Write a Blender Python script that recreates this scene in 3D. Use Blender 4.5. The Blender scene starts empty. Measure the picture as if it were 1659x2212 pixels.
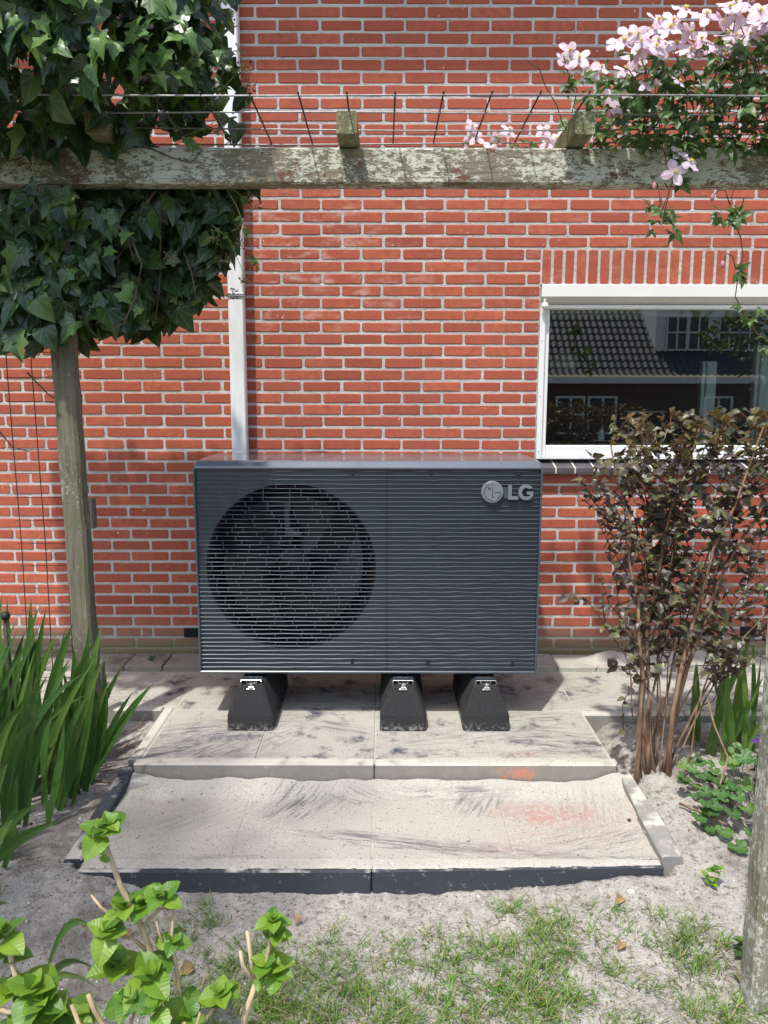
import bpy, bmesh, math, random
import numpy as np
from mathutils import Vector, Matrix

R = math.radians
sc = bpy.context.scene
C = sc.collection

# ------------------------------------------------------------------ camera
cam_d = bpy.data.cameras.new("camera")
cam = bpy.data.objects.new("camera", cam_d)
C.objects.link(cam)
cam.location = (0, 0, 1.50)
cam.rotation_euler = (Matrix.Rotation(R(90 - 8.6), 4, 'X') @ Matrix.Rotation(0.0015, 4, 'Z')).to_euler()
cam_d.sensor_fit = 'VERTICAL'
cam_d.sensor_height = 24.0
cam_d.sensor_width = 18.0
cam_d.lens = 24.0 * 1661 / 2212
cam_d.clip_start = 0.05
cam_d.clip_end = 300
sc.camera = cam

# ------------------------------------------------------------------ sky, sun, exposure
SUN = Vector((0.22, 0.43, -1.0)).normalized()          # travel direction of the light
world = bpy.data.worlds.new("World")
sc.world = world
world.use_nodes = True
wn = world.node_tree.nodes
sky = wn.new('ShaderNodeTexSky')
sky.sky_type = 'NISHITA'
sky.sun_disc = False
sky.sun_elevation = math.asin(-SUN.z)
sky.sun_rotation = math.atan2(-SUN.x, -SUN.y)
sky.air_density = 1.0
sky.dust_density = 2.5
sky.ozone_density = 1.0
wn['Background'].inputs['Strength'].default_value = 0.15
world.node_tree.links.new(sky.outputs[0], wn['Background'].inputs['Color'])
sun_d = bpy.data.lights.new("sun", 'SUN')
sun_d.energy = 2.85
sun_d.angle = R(1.3)
sun_d.color = (1.0, 0.97, 0.92)
sun = bpy.data.objects.new("sun", sun_d)
C.objects.link(sun)
sun.rotation_euler = SUN.to_track_quat('-Z', 'Y').to_euler()
sun.location = (-3, -5, 9)
vs = sc.view_settings
vs.view_transform = 'Standard'
vs.look = 'None'
vs.gamma = 1.0
vs.use_curve_mapping = False
vs.exposure = 0.72

rng = random.Random(7)
nrng = np.random.default_rng(7)
U = rng.uniform

# ------------------------------------------------------------------ small helpers
WO = {}                                               # world origin of every object


def tag(o, label=None, cat=None, group=None, kind=None):
    if label: o['label'] = label
    if cat: o['category'] = cat
    if group: o['group'] = group
    if kind: o['kind'] = kind
    return o


def empty(name, loc, parent=None):
    o = bpy.data.objects.new(name, None)
    o.empty_display_size = 0.1
    C.objects.link(o)
    loc = Vector(loc)
    WO[o] = loc
    if parent:
        o.parent = parent
        o.location = loc - WO[parent]
    else:
        o.location = loc
    return o


def link(name, me, wloc, parent=None, rot=None, scale=None):
    o = bpy.data.objects.new(name, me)
    C.objects.link(o)
    wloc = Vector(wloc)
    WO[o] = wloc
    if parent:
        o.parent = parent
        o.location = wloc - WO[parent]
    else:
        o.location = wloc
    if rot is not None:
        if isinstance(rot, Matrix):
            o.rotation_euler = rot.to_euler()
        else:
            o.rotation_euler = rot
    if scale is not None:
        o.scale = scale if hasattr(scale, '__len__') else (scale,) * 3
    return o


class MB:
    """collects shapes in world coordinates and links them as one mesh object"""

    def __init__(s):
        s.v = []; s.f = []; s.m = []; s.uv = None

    def add(s, verts, faces, mi=0):
        b = len(s.v)
        s.v += [tuple(p) for p in verts]
        s.f += [tuple(i + b for i in f) for f in faces]
        s.m += [mi] * len(faces)
        return s

    def box(s, x0, x1, y0, y1, z0, z1, mi=0, M=None):
        p = [Vector((x, y, z)) for z in (z0, z1) for y in (y0, y1) for x in (x0, x1)]
        if M is not None: p = [M @ q for q in p]
        return s.add(p, [(0, 2, 3, 1), (4, 5, 7, 6), (0, 1, 5, 4), (2, 6, 7, 3), (0, 4, 6, 2), (1, 3, 7, 5)], mi)

    def bbox(s, x0, x1, y0, y1, z0, z1, b=0.004, mi=0, M=None):
        """box with chamfered edges"""
        bm = bmesh.new()
        bmesh.ops.create_cube(bm, size=1)
        for v in bm.verts:
            v.co = Vector(((x0 + x1) / 2 + v.co.x * (x1 - x0), (y0 + y1) / 2 + v.co.y * (y1 - y0), (z0 + z1) / 2 + v.co.z * (z1 - z0)))
        bmesh.ops.bevel(bm, geom=bm.edges[:], offset=b, segments=1, affect='EDGES')
        if M is not None: bmesh.ops.transform(bm, matrix=M, verts=bm.verts)
        bm.verts.index_update()
        s.add([v.co.copy() for v in bm.verts], [[v.index for v in f.verts] for f in bm.faces], mi)
        bm.free()
        return s

    def tube(s, pts, r, n=6, mi=0, caps=True):
        pts = [Vector(p) for p in pts]
        if not hasattr(r, '__len__'): r = [r] * len(pts)
        rings = []
        up = Vector((0.13, 0.21, 0.97))
        for i, p in enumerate(pts):
            d = (pts[min(i + 1, len(pts) - 1)] - pts[max(i - 1, 0)])
            if d.length < 1e-9: d = Vector((0, 0, 1))
            d.normalize()
            a = d.cross(up)
            if a.length < 0.05: a = d.cross(Vector((1, 0, 0)))
            a.normalize()
            b = d.cross(a)
            rings.append([p + (a * math.cos(t) + b * math.sin(t)) * r[i] for t in [2 * math.pi * k / n for k in range(n)]])
        vv = [q for ring in rings for q in ring]
        ff = []
        for i in range(len(pts) - 1):
            for k in range(n):
                k2 = (k + 1) % n
                ff.append((i * n + k, i * n + k2, (i + 1) * n + k2, (i + 1) * n + k))
        if caps:
            ff.append(tuple(range(n - 1, -1, -1)))
            ff.append(tuple((len(pts) - 1) * n + k for k in range(n)))
        return s.add(vv, ff, mi)

    def lathe(s, prof, c, n=24, axis='Z', mi=0):
        """prof = [(radius, along)], c = centre"""
        c = Vector(c)
        vv = []
        for r_, h in prof:
            for k in range(n):
                t = 2 * math.pi * k / n
                if axis == 'Z': vv.append(c + Vector((r_ * math.cos(t), r_ * math.sin(t), h)))
                else: vv.append(c + Vector((r_ * math.cos(t), h, r_ * math.sin(t))))
        ff = []
        for i in range(len(prof) - 1):
            for k in range(n):
                k2 = (k + 1) % n
                ff.append((i * n + k, i * n + k2, (i + 1) * n + k2, (i + 1) * n + k))
        return s.add(vv, ff, mi)

    def prism(s, poly, y0, y1, mi=0):
        """polygon in x,z extruded along y"""
        n = len(poly)
        vv = [(x, y0, z) for x, z in poly] + [(x, y1, z) for x, z in poly]
        ff = [tuple(range(n)), tuple(range(2 * n - 1, n - 1, -1))]
        for i in range(n):
            j = (i + 1) % n
            ff.append((i, i + n, j + n, j))
        return s.add(vv, ff, mi)

    def ball(s, c, r, mi=0, seg=8, rings=5, sq=(1, 1, 1)):
        c = Vector(c)
        vv = []
        for i in range(1, rings):
            t = math.pi * i / rings
            for k in range(seg):
                a = 2 * math.pi * k / seg
                vv.append(c + Vector((r * sq[0] * math.sin(t) * math.cos(a), r * sq[1] * math.sin(t) * math.sin(a), r * sq[2] * math.cos(t))))
        ff = []
        for i in range(rings - 2):
            for k in range(seg):
                k2 = (k + 1) % seg
                ff.append((i * seg + k, (i + 1) * seg + k, (i + 1) * seg + k2, i * seg + k2))
        ff.append(tuple(range(seg)))
        ff.append(tuple((rings - 2) * seg + k for k in range(seg - 1, -1, -1)))
        return s.add(vv, ff, mi)

    def build(s, name, mats, parent=None, smooth=False, origin=None, fix=True):
        if not isinstance(mats, (list, tuple)): mats = [mats]
        me = bpy.data.meshes.new(name)
        a = np.array([tuple(p) for p in s.v], float)
        if origin is None:
            o = Vector(((a[:, 0].min() + a[:, 0].max()) / 2, (a[:, 1].min() + a[:, 1].max()) / 2, a[:, 2].min()))
        else:
            o = Vector(origin)
        a = a - np.array(o)
        me.from_pydata([tuple(p) for p in a], [], s.f)
        for m in mats: me.materials.append(m)
        if len(mats) > 1: me.polygons.foreach_set('material_index', s.m)
        if smooth: me.polygons.foreach_set('use_smooth', [True] * len(me.polygons))
        if fix:
            bm = bmesh.new(); bm.from_mesh(me)
            bmesh.ops.recalc_face_normals(bm, faces=bm.faces)
            bm.to_mesh(me); bm.free()
        me.update()
        return link(name, me, o, parent)


# ------------------------------------------------------------------ material helpers
class NT:
    def __init__(s, name):
        s.mat = bpy.data.materials.new(name)
        s.mat.use_nodes = True
        s.t = s.mat.node_tree
        s.n = s.t.nodes
        s.p = s.n['Principled BSDF']
        s._pos = None

    def new(s, kind, **kw):
        n = s.n.new('ShaderNode' + kind)
        for k, v in kw.items(): setattr(n, k, v)
        return n

    def set(s, sock, v):
        if isinstance(v, bpy.types.NodeSocket): s.t.links.new(v, sock)
        elif hasattr(v, '__len__') and len(v) == 3 and sock.type == 'RGBA': sock.default_value = (*v, 1)
        else: sock.default_value = v

    def pos(s):
        if s._pos is None: s._pos = s.new('NewGeometry').outputs['Position']
        return s._pos

    def mapping(s, vec, scale=(1, 1, 1), rot=(0, 0, 0), loc=(0, 0, 0)):
        m = s.new('Mapping')
        s.set(m.inputs['Vector'], vec)
        m.inputs['Scale'].default_value = scale
        m.inputs['Rotation'].default_value = rot
        m.inputs['Location'].default_value = loc
        return m.outputs[0]

    def noise(s, scale, vec=None, detail=4, rough=0.55, dist=0.0, color=False):
        n = s.new('TexNoise')
        s.set(n.inputs['Vector'], vec if vec is not None else s.pos())
        n.inputs['Scale'].default_value = scale
        n.inputs['Detail'].default_value = detail
        n.inputs['Roughness'].default_value = rough
        n.inputs['Distortion'].default_value = dist
        return n.outputs['Color' if color else 'Fac']

    def voro(s, scale, vec=None, feature='F1', out='Distance', rnd=1.0):
        n = s.new('TexVoronoi')
        n.feature = feature
        s.set(n.inputs['Vector'], vec if vec is not None else s.pos())
        n.inputs['Scale'].default_value = scale
        n.inputs['Randomness'].default_value = rnd
        return n.outputs[out]

    def math(s, op, a, b=0.0, c=0.0, clamp=False):
        n = s.new('Math', operation=op, use_clamp=clamp)
        s.set(n.inputs[0], a); s.set(n.inputs[1], b)
        if op in ('MULTIPLY_ADD', 'COMPARE', 'SMOOTH_MIN'): s.set(n.inputs[2], c)
        return n.outputs[0]

    def rng(s, v, a, b, c=0.0, d=1.0, smooth=True):
        n = s.new('MapRange')
        n.interpolation_type = 'SMOOTHSTEP' if smooth else 'LINEAR'
        s.set(n.inputs['Value'], v)
        n.inputs['From Min'].default_value = a; n.inputs['From Max'].default_value = b
        n.inputs['To Min'].default_value = c; n.inputs['To Max'].default_value = d
        return n.outputs['Result']

    def mix(s, f, a, b, mode='MIX'):
        n = s.new('Mix', data_type='RGBA', blend_type=mode)
        n.clamp_factor = True
        s.set(n.inputs['Factor'], f)
        s.set(n.inputs[6], a); s.set(n.inputs[7], b)
        return n.outputs[2]

    def ramp(s, v, stops):
        n = s.new('ValToRGB')
        s.set(n.inputs[0], v)
        el = n.color_ramp.elements
        while len(el) < len(stops): el.new(0.5)
        for e, (p, c) in zip(el, stops):
            e.position = p
            e.color = (*c, 1) if len(c) == 3 else c
        return n.outputs[0]

    def sep(s, v):
        n = s.new('SeparateXYZ')
        s.set(n.inputs[0], v)
        return n.outputs

    def rand(s):
        """one random number for each object and each loose piece"""
        g = s.new('NewGeometry').outputs['Random Per Island']
        o = s.new('ObjectInfo').outputs['Random']
        return s.math('FRACT', s.math('ADD', g, o))

    def ell(s, cx, cy, rx, ry, ang=0.0, soft=0.5, noise=0.35, nscale=9.0):
        """soft uneven patch at a place on the ground: 1 inside, 0 outside"""
        d = s.new('VectorMath', operation='SUBTRACT')
        s.set(d.inputs[0], s.pos()); d.inputs[1].default_value = (cx, cy, 0)
        m = s.new('Mapping', vector_type='TEXTURE')
        s.set(m.inputs['Vector'], d.outputs[0])
        m.inputs['Rotation'].default_value = (0, 0, ang)
        m.inputs['Scale'].default_value = (rx, ry, 1)
        x, y, z = s.sep(m.outputs[0])
        r = s.math('SQRT', s.math('ADD', s.math('MULTIPLY', x, x), s.math('MULTIPLY', y, y)))
        r = s.math('ADD', r, s.math('MULTIPLY', s.math('SUBTRACT', s.noise(nscale, detail=3), 0.5), noise * 2))
        return s.rng(r, 1.0 - soft, 1.0 + soft, 1, 0)

    def streaks(s, along, across, ang):
        """position turned by an angle, then stretched: long thin marks in that direction"""
        m = s.new('Mapping', vector_type='TEXTURE')
        s.set(m.inputs['Vector'], s.pos())
        m.inputs['Rotation'].default_value = (0, 0, ang)
        m.inputs['Scale'].default_value = (1 / along, 1 / across, 1)
        return m.outputs[0]

    def bump(s, h, strength=0.3, dist=0.01, prev=None):
        b = s.new('Bump')
        b.inputs['Strength'].default_value = strength
        b.inputs['Distance'].default_value = dist
        s.set(b.inputs['Height'], h)
        if prev is not None: s.set(b.inputs['Normal'], prev)
        s.set(s.p.inputs['Normal'], b.outputs[0])
        return b.outputs[0]

    def fin(s, col, rough=0.6, metal=0.0, spec=0.5):
        s.set(s.p.inputs['Base Color'], col)
        s.set(s.p.inputs['Roughness'], rough)
        s.set(s.p.inputs['Metallic'], metal)
        s.set(s.p.inputs['Specular IOR Level'], spec)
        return s.mat


def plain(name, col, rough=0.5, metal=0.0, var=0.12, nscale=14, bump=0.0, bscale=120, spec=0.5):
    t = NT(name)
    n = t.noise(nscale, detail=5)
    c = t.mix(t.rng(n, 0.3, 0.7, smooth=False), tuple(x * (1 - var) for x in col), tuple(min(1, x * (1 + var)) for x in col))
    if bump: t.bump(t.noise(bscale, detail=3), bump, 0.002)
    return t.fin(c, rough, metal, spec)


def m_brick():
    t = NT('red_brick')
    r = t.rand()
    c = t.ramp(r, [(0, (0.33, 0.080, 0.046)), (0.25, (0.46, 0.112, 0.060)), (0.5, (0.40, 0.094, 0.054)), (0.8, (0.51, 0.134, 0.070)), (1, (0.36, 0.098, 0.060))])
    c = t.mix(t.rng(t.noise(28, detail=6), 0.35, 0.75), c, (0.36, 0.092, 0.060))
    c = t.mix(t.math('MULTIPLY', t.rng(t.noise(170, detail=4), 0.58, 0.75), 0.35), c, (0.62, 0.30, 0.20))
    x, y, z = t.sep(t.pos())
    c = t.mix(t.math('MULTIPLY', t.rng(t.noise(1.6, detail=5, rough=0.65), 0.45, 0.72), 0.42), c, (0.27, 0.070, 0.050))
    # white salt bloom in blotches, strongest below the beam near the pipe
    band = t.math('MULTIPLY', t.rng(z, 1.75, 2.0), t.rng(z, 2.75, 2.3))
    side = t.rng(x, 0.35, -0.35, 0.25, 1.0)
    bl = t.math('MULTIPLY', t.rng(t.noise(7, vec=t.mapping(t.pos(), (1, 1, 2.2)), detail=5, rough=0.65), 0.50, 0.70), t.math('MULTIPLY', band, side))
    c = t.mix(t.math('MULTIPLY', bl, 0.62), c, (0.66, 0.46, 0.40))
    sc_ = t.math('MULTIPLY', t.rng(t.noise(45, detail=2), 0.70, 0.76), t.rng(t.noise(9, detail=2), 0.5, 0.62))
    c = t.mix(t.math('MULTIPLY', sc_, 0.75), c, (0.74, 0.66, 0.60))
    # dusty and green at the foot of the wall
    foot = t.rng(t.math('ADD', z, t.math('MULTIPLY', t.math('SUBTRACT', t.noise(4), 0.5), 0.22)), 0.26, 0.10)
    c = t.mix(t.math('MULTIPLY', foot, 0.75), c, (0.30, 0.20, 0.15))
    alg = t.rng(t.math('ADD', z, t.math('MULTIPLY', t.math('SUBTRACT', t.noise(9), 0.5), 0.10)), 0.135, 0.06)
    c = t.mix(t.math('MULTIPLY', alg, 0.85), c, (0.22, 0.195, 0.105))
    h = t.math('ADD', t.noise(90, detail=6, rough=0.7), t.math('MULTIPLY', t.noise(320, detail=2), 0.5))
    t.bump(h, 0.35, 0.004)
    return t.fin(c, 0.88, spec=0.25)


def m_mortar():
    t = NT('mortar')
    c = t.mix(t.rng(t.noise(60, detail=6, rough=0.7), 0.35, 0.7), (0.58, 0.565, 0.53), (0.40, 0.395, 0.38))
    c = t.mix(t.rng(t.noise(3, detail=3), 0.4, 0.65), c, (0.60, 0.585, 0.55))
    x, y, z = t.sep(t.pos())
    alg = t.rng(t.math('ADD', z, t.math('MULTIPLY', t.math('SUBTRACT', t.noise(9), 0.5), 0.10)), 0.16, 0.06)
    c = t.mix(t.math('MULTIPLY', alg, 0.8), c, (0.26, 0.25, 0.14))
    t.bump(t.math('ADD', t.noise(110, detail=5, rough=0.75), t.noise(35, detail=2)), 0.8, 0.008)
    return t.fin(c, 0.95, spec=0.2)


def m_wood(name, base, dark, lichen=None, amount=0.5, algae=0.3, axis='X', warm=None):
    t = NT(name)
    p = t.pos()
    st = {'X': (1.2, 22, 22), 'Z': (22, 22, 1.2), 'Y': (22, 1.2, 22)}[axis]
    g = t.noise(4, vec=t.mapping(p, st), detail=7, rough=0.65, dist=0.6)
    c = t.mix(t.rng(g, 0.3, 0.7), dark, base)
    c = t.mix(t.rng(t.noise(6, detail=3), 0.45, 0.7, 0, algae), c, (0.12, 0.13, 0.055))
    h = g
    if warm: c = t.mix(t.rng(t.noise(13, detail=3, dist=1.0), 0.60, 0.66), c, warm)
    if lichen:
        str_ = {'X': (0.55, 1, 1.25), 'Z': (1.2, 1.2, 0.7), 'Y': (1, 0.7, 1)}[axis]
        pm_ = t.mapping(p, str_)
        nz = t.noise(150, vec=pm_, detail=5, rough=0.7, dist=0.5)
        nb = t.noise(52, vec=pm_, detail=5, rough=0.7)
        big = t.noise(3.2, detail=4, rough=0.6, dist=0.4)
        lvl = t.math('ADD', t.math('ADD', t.math('MULTIPLY', nz, 0.45), t.math('MULTIPLY', nb, 0.55)), t.math('MULTIPLY', t.math('SUBTRACT', big, 0.5), 0.5))
        spot = t.rng(lvl, 0.66 - amount * 0.20, 0.70 - amount * 0.20)
        c = t.mix(t.math('MULTIPLY', spot, 0.9), c, lichen)
        h = t.math('ADD', g, t.math('MULTIPLY', spot, 0.7))
    cr_ = t.noise(3, vec=t.mapping(p, {'X': (0.9, 40, 40), 'Z': (40, 40, 0.9), 'Y': (40, 0.9, 40)}[axis]), detail=4, rough=0.6, dist=0.3)
    crk = t.rng(cr_, 0.36, 0.30)
    c = t.mix(t.math('MULTIPLY', crk, 0.75), c, tuple(0.35 * q for q in dark))
    h = t.math('SUBTRACT', h, crk)
    t.bump(h, 0.6, 0.004)
    return t.fin(c, 0.9, spec=0.2)


def m_leaf(name, stops, trans=0.28, rough=0.38, veins=None, vcol=(0.20, 0.30, 0.10), spec=0.5, edge=None, tint=(0.16, 0.30, 0.03)):
    t = NT(name)
    r = t.rand()
    c = t.ramp(r, stops)
    c = t.mix(t.math('MULTIPLY', t.rng(t.noise(22, detail=3), 0.35, 0.7), 0.35), c, tuple(0.55 * x for x in stops[0][1]))
    uv = t.new('UVMap').outputs[0]
    x, y, z = t.sep(uv)
    ax = t.math('ABSOLUTE', x)
    if veins == 'palm':
        ang = t.math('ARCTAN2', ax, y)
        k = t.math('ABSOLUTE', t.math('SUBTRACT', t.math('FRACT', t.math('ADD', t.math('DIVIDE', ang, 0.62), 0.5)), 0.5))
        rad = t.math('SQRT', t.math('ADD', t.math('MULTIPLY', x, x), t.math('MULTIPLY', y, y)))
        w = t.math('MULTIPLY', k, rad)
        vm = t.rng(w, 0.012, 0.04, 1, 0)
        c = t.mix(t.math('MULTIPLY', vm, 0.5), c, vcol)
        t.bump(w, 0.25, 0.01)
    elif veins == 'pin':
        k = t.math('ABSOLUTE', t.math('SUBTRACT', t.math('FRACT', t.math('MULTIPLY', t.math('SUBTRACT', y, t.math('MULTIPLY', ax, 0.55)), 7)), 0.5))
        vm = t.math('MAXIMUM', t.rng(k, 0.0, 0.12, 0.55, 0), t.rng(ax, 0.008, 0.03, 1, 0))
        c = t.mix(t.math('MULTIPLY', vm, 0.26), c, vcol)
        t.bump(k, 0.22, 0.003)
    elif veins == 'par':
        k = t.math('ABSOLUTE', t.math('SUBTRACT', t.math('FRACT', t.math('MULTIPLY', x, 5.0)), 0.5))
        c = t.mix(t.rng(k, 0.05, 0.4, 0.35, 0), c, vcol)
        t.bump(k, 0.5, 0.004)
    if edge:
        c = t.mix(t.math('MULTIPLY', t.rng(t.noise(30, detail=2), 0.5, 0.75), t.rng(y, 0.45, 1.0, 0, 0.6)), c, edge)
    t.fin(c, rough, spec=spec)
    tr = t.new('BsdfTranslucent')
    t.set(tr.inputs['Color'], t.mix(0.55, c, tint))
    mx = t.new('MixShader')
    mx.inputs[0].default_value = trans
    t.t.links.new(t.p.outputs[0], mx.inputs[1])
    t.t.links.new(tr.outputs[0], mx.inputs[2])
    t.t.links.new(mx.outputs[0], t.n['Material Output'].inputs[0])
    return t.mat


def m_paving(name, tile, sand, patches, general, streak=(7, 60), smear=()):
    """tile with a film of sand swept over it; patches are where the broom laid the tile bare"""
    t = NT(name)
    p = t.pos()
    tc = t.mix(t.noise(30, detail=5), tile, tuple(x * 1.7 for x in tile))
    s = t.mix(t.rng(t.noise(150, detail=6, rough=0.8), 0.32, 0.66), tuple(x * 0.62 for x in sand), tuple(min(1, x * 1.12) for x in sand))
    s = t.mix(t.rng(t.noise(5, detail=4), 0.4, 0.7), s, tuple(x * 0.86 for x in sand))
    s = t.mix(t.rng(t.noise(85, detail=3), 0.655, 0.70), s, (0.13, 0.11, 0.095))
    s = t.mix(t.rng(t.noise(130, detail=2), 0.71, 0.75), s, (0.72, 0.68, 0.62))
    bare = t.rng(t.noise(7, detail=6, rough=0.65), 1.0 - general, 1.2 - general)
    for (cx, cy, rx, ry, ang, sang, k) in patches:
        m = t.ell(cx, cy, rx, ry, ang, soft=0.55, noise=0.5, nscale=10)
        st = t.rng(t.noise(1.0, vec=t.streaks(streak[0], streak[1], sang), detail=5, rough=0.65, dist=0.5), 0.44, 0.66)
        bare = t.math('MAXIMUM', bare, t.math('MULTIPLY', t.math('MULTIPLY', m, st), k * 0.78))
    c = t.mix(bare, s, tc)
    for (cx, cy, rx, ry, ang, col, k) in smear:
        m = t.math('MULTIPLY', t.ell(cx, cy, rx, ry, ang, soft=0.8, noise=0.6, nscale=14), t.rng(t.noise(45, detail=4), 0.3, 0.65))
        c = t.mix(t.math('MULTIPLY', m, k), c, col)
    h = t.math('ADD', t.math('MULTIPLY', t.math('SUBTRACT', 1.0, bare), 0.8), t.math('MULTIPLY', t.noise(150, detail=6, rough=0.8), 1.1))
    rip = t.noise(1.0, vec=t.streaks(10, 75, 0.8), detail=3)
    t.bump(t.math('ADD', h, t.math('MULTIPLY', rip, 0.6)), 0.75, 0.007)
    return t.fin(c, 0.92, spec=0.25)


SANDC = (0.515, 0.487, 0.428)
M = {}
M['brick'] = m_brick()
M['mortar'] = m_mortar()
M['white'] = plain('white_lacquer', (0.80, 0.80, 0.78), 0.28, var=0.03, nscale=5)
M['cream'] = plain('cream_plastic', (0.62, 0.60, 0.52), 0.4, var=0.04)
M['zinc'] = plain('zinc_plated_steel', (0.70, 0.71, 0.72), 0.25, metal=1.0, var=0.15, nscale=60)
M['wire'] = plain('galvanised_wire', (0.30, 0.29, 0.29), 0.45, metal=0.5, var=0.25, nscale=40)
M['wire_dark'] = plain('dark_wire', (0.045, 0.03, 0.03), 0.6, metal=0.3, var=0.3, nscale=40)
M['black'] = plain('black_plastic', (0.010, 0.010, 0.011), 0.55, var=0.2)
M['steel'] = plain('dull_steel', (0.10, 0.125, 0.14), 0.45, var=0.1)
M['sill'] = plain('dark_sill_tile', (0.085, 0.08, 0.085), 0.45, var=0.2, nscale=20)
M['joint'] = plain('pale_joint', (0.62, 0.58, 0.48), 0.9, var=0.1)
M['screen'] = plain('dark_room', (0.10, 0.10, 0.095), 0.9)
M['beam'] = m_wood('lichen_beam_wood', (0.27, 0.235, 0.165), (0.15, 0.135, 0.10), (0.60, 0.60, 0.50), 0.86, 0.35, 'X', (0.16, 0.085, 0.055))
M['rafter'] = m_wood('mossy_rafter_wood', (0.26, 0.24, 0.14), (0.13, 0.13, 0.06), (0.40, 0.41, 0.29), 0.55, 0.7, 'Y')
M['post'] = m_wood('weathered_post_wood', (0.205, 0.185, 0.135), (0.115, 0.105, 0.072), (0.36, 0.35, 0.30), 0.40, 0.55, 'Z')
M['post_pale'] = m_wood('pale_post_wood', (0.30, 0.285, 0.225), (0.17, 0.165, 0.12), (0.50, 0.50, 0.44), 0.62, 0.6, 'Z')
M['block'] = m_wood('grey_block_wood', (0.25, 0.22, 0.18), (0.10, 0.09, 0.07), None, 0, 0.15, 'Z')


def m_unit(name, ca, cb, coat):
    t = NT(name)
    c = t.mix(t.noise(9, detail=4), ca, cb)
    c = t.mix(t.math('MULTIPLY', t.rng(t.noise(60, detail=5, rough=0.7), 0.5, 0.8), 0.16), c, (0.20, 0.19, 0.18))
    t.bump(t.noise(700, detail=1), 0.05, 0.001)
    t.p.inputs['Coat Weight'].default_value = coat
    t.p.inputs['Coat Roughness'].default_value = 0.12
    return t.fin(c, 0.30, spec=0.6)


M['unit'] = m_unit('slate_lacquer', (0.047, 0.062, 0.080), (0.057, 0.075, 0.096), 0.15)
M['unit_top_lit'] = m_unit('slate_lacquer_sky_lit', (0.095, 0.118, 0.150), (0.115, 0.140, 0.175), 1.0)  # same slate paint, lightened: sky reflection put into the cover colour


def m_rubber():
    t = NT('rubber_granulate')
    c = t.mix(t.rng(t.voro(210), 0.15, 0.6), (0.012, 0.012, 0.013), (0.034, 0.034, 0.036))
    x, y, z = t.sep(t.pos())
    dust = t.math('MULTIPLY', t.rng(z, 0.05, 0.0), t.rng(t.noise(60, detail=3), 0.45, 0.7))
    c = t.mix(t.math('MULTIPLY', dust, 0.6), c, SANDC)
    t.bump(t.math('ADD', t.voro(230), t.math('MULTIPLY', t.noise(400), 0.5)), 0.9, 0.006)
    return t.fin(c, 0.72, spec=0.4)


M['rubber'] = m_rubber()


def m_soil():
    t = NT('sandy_soil')
    p = t.pos()
    fine = t.math('ADD', t.math('MULTIPLY', t.noise(38, detail=7, rough=0.75), 0.6), t.math('MULTIPLY', t.noise(110, detail=5, rough=0.75), 0.4))
    c = t.ramp(fine, [(0.37, (0.12, 0.10, 0.085)), (0.43, (0.34, 0.31, 0.27)), (0.49, (0.52, 0.49, 0.44)), (0.64, (0.66, 0.63, 0.575))])
    blotch = t.rng(t.noise(4.2, detail=6, rough=0.65), 0.44, 0.62)
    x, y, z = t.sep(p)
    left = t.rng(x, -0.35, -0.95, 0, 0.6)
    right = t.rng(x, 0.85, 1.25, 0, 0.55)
    dk = t.math('MULTIPLY', blotch, t.math('ADD', 0.16, t.math('MAXIMUM', left, right)), clamp=True)  # dark brown blotches, stronger towards the left and right sides
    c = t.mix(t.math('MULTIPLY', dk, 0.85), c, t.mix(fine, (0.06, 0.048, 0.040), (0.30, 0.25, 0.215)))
    far = t.rng(y, 1.2, 0.2, 0, 1)
    c = t.mix(far, c, (0.10, 0.11, 0.05))
    c = t.mix(t.rng(t.noise(160, detail=2), 0.70, 0.74), c, (0.70, 0.67, 0.62))
    c = t.mix(t.rng(t.noise(95, detail=2), 0.69, 0.73), c, (0.07, 0.055, 0.045))
    t.bump(t.math('ADD', fine, t.math('MULTIPLY', t.noise(190, detail=4, rough=0.7), 0.5)), 1.0, 0.018)
    return t.fin(c, 0.97, spec=0.15)


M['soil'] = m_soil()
TILE = (0.055, 0.060, 0.072)
M['pave_low'] = m_paving('sandy_paving_low', TILE, SANDC, [
    (-0.33, 2.85, 0.16, 0.12, 0.2, 1.0, 0.9), (-0.12, 2.90, 0.12, 0.06, 0, -0.5, 0.7),
    (0.38, 2.84, 0.13, 0.09, 0, 1.2, 0.75), (0.30, 2.91, 0.22, 0.035, 0, 0.08, 0.8),
    (0.06, 2.575, 0.36, 0.045, -0.22, -0.2, 1.0), (0.42, 2.52, 0.25, 0.04, -0.12, -0.1, 0.9),
    (0.78, 2.475, 0.22, 0.03, 0, 0.0, 1.0), (0.80, 2.78, 0.13, 0.16, 0, 1.45, 0.4),
    (0.78, 2.60, 0.22, 0.09, 0.3, 0.3, 0.6), (-0.75, 2.75, 0.25, 0.15, 0.5, 0.7, 0.22), (-0.6, 2.48, 0.35, 0.02, 0, 0, 0.5)],
    0.30, smear=((0.62, 2.77, 0.16, 0.07, 0, (0.42, 0.16, 0.11), 0.6), (0.70, 2.65, 0.30, 0.12, 0.2, (0.46, 0.29, 0.25), 0.35), (0.35, 2.54, 0.22, 0.04, -0.1, (0.28, 0.20, 0.20), 0.5)))
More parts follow.
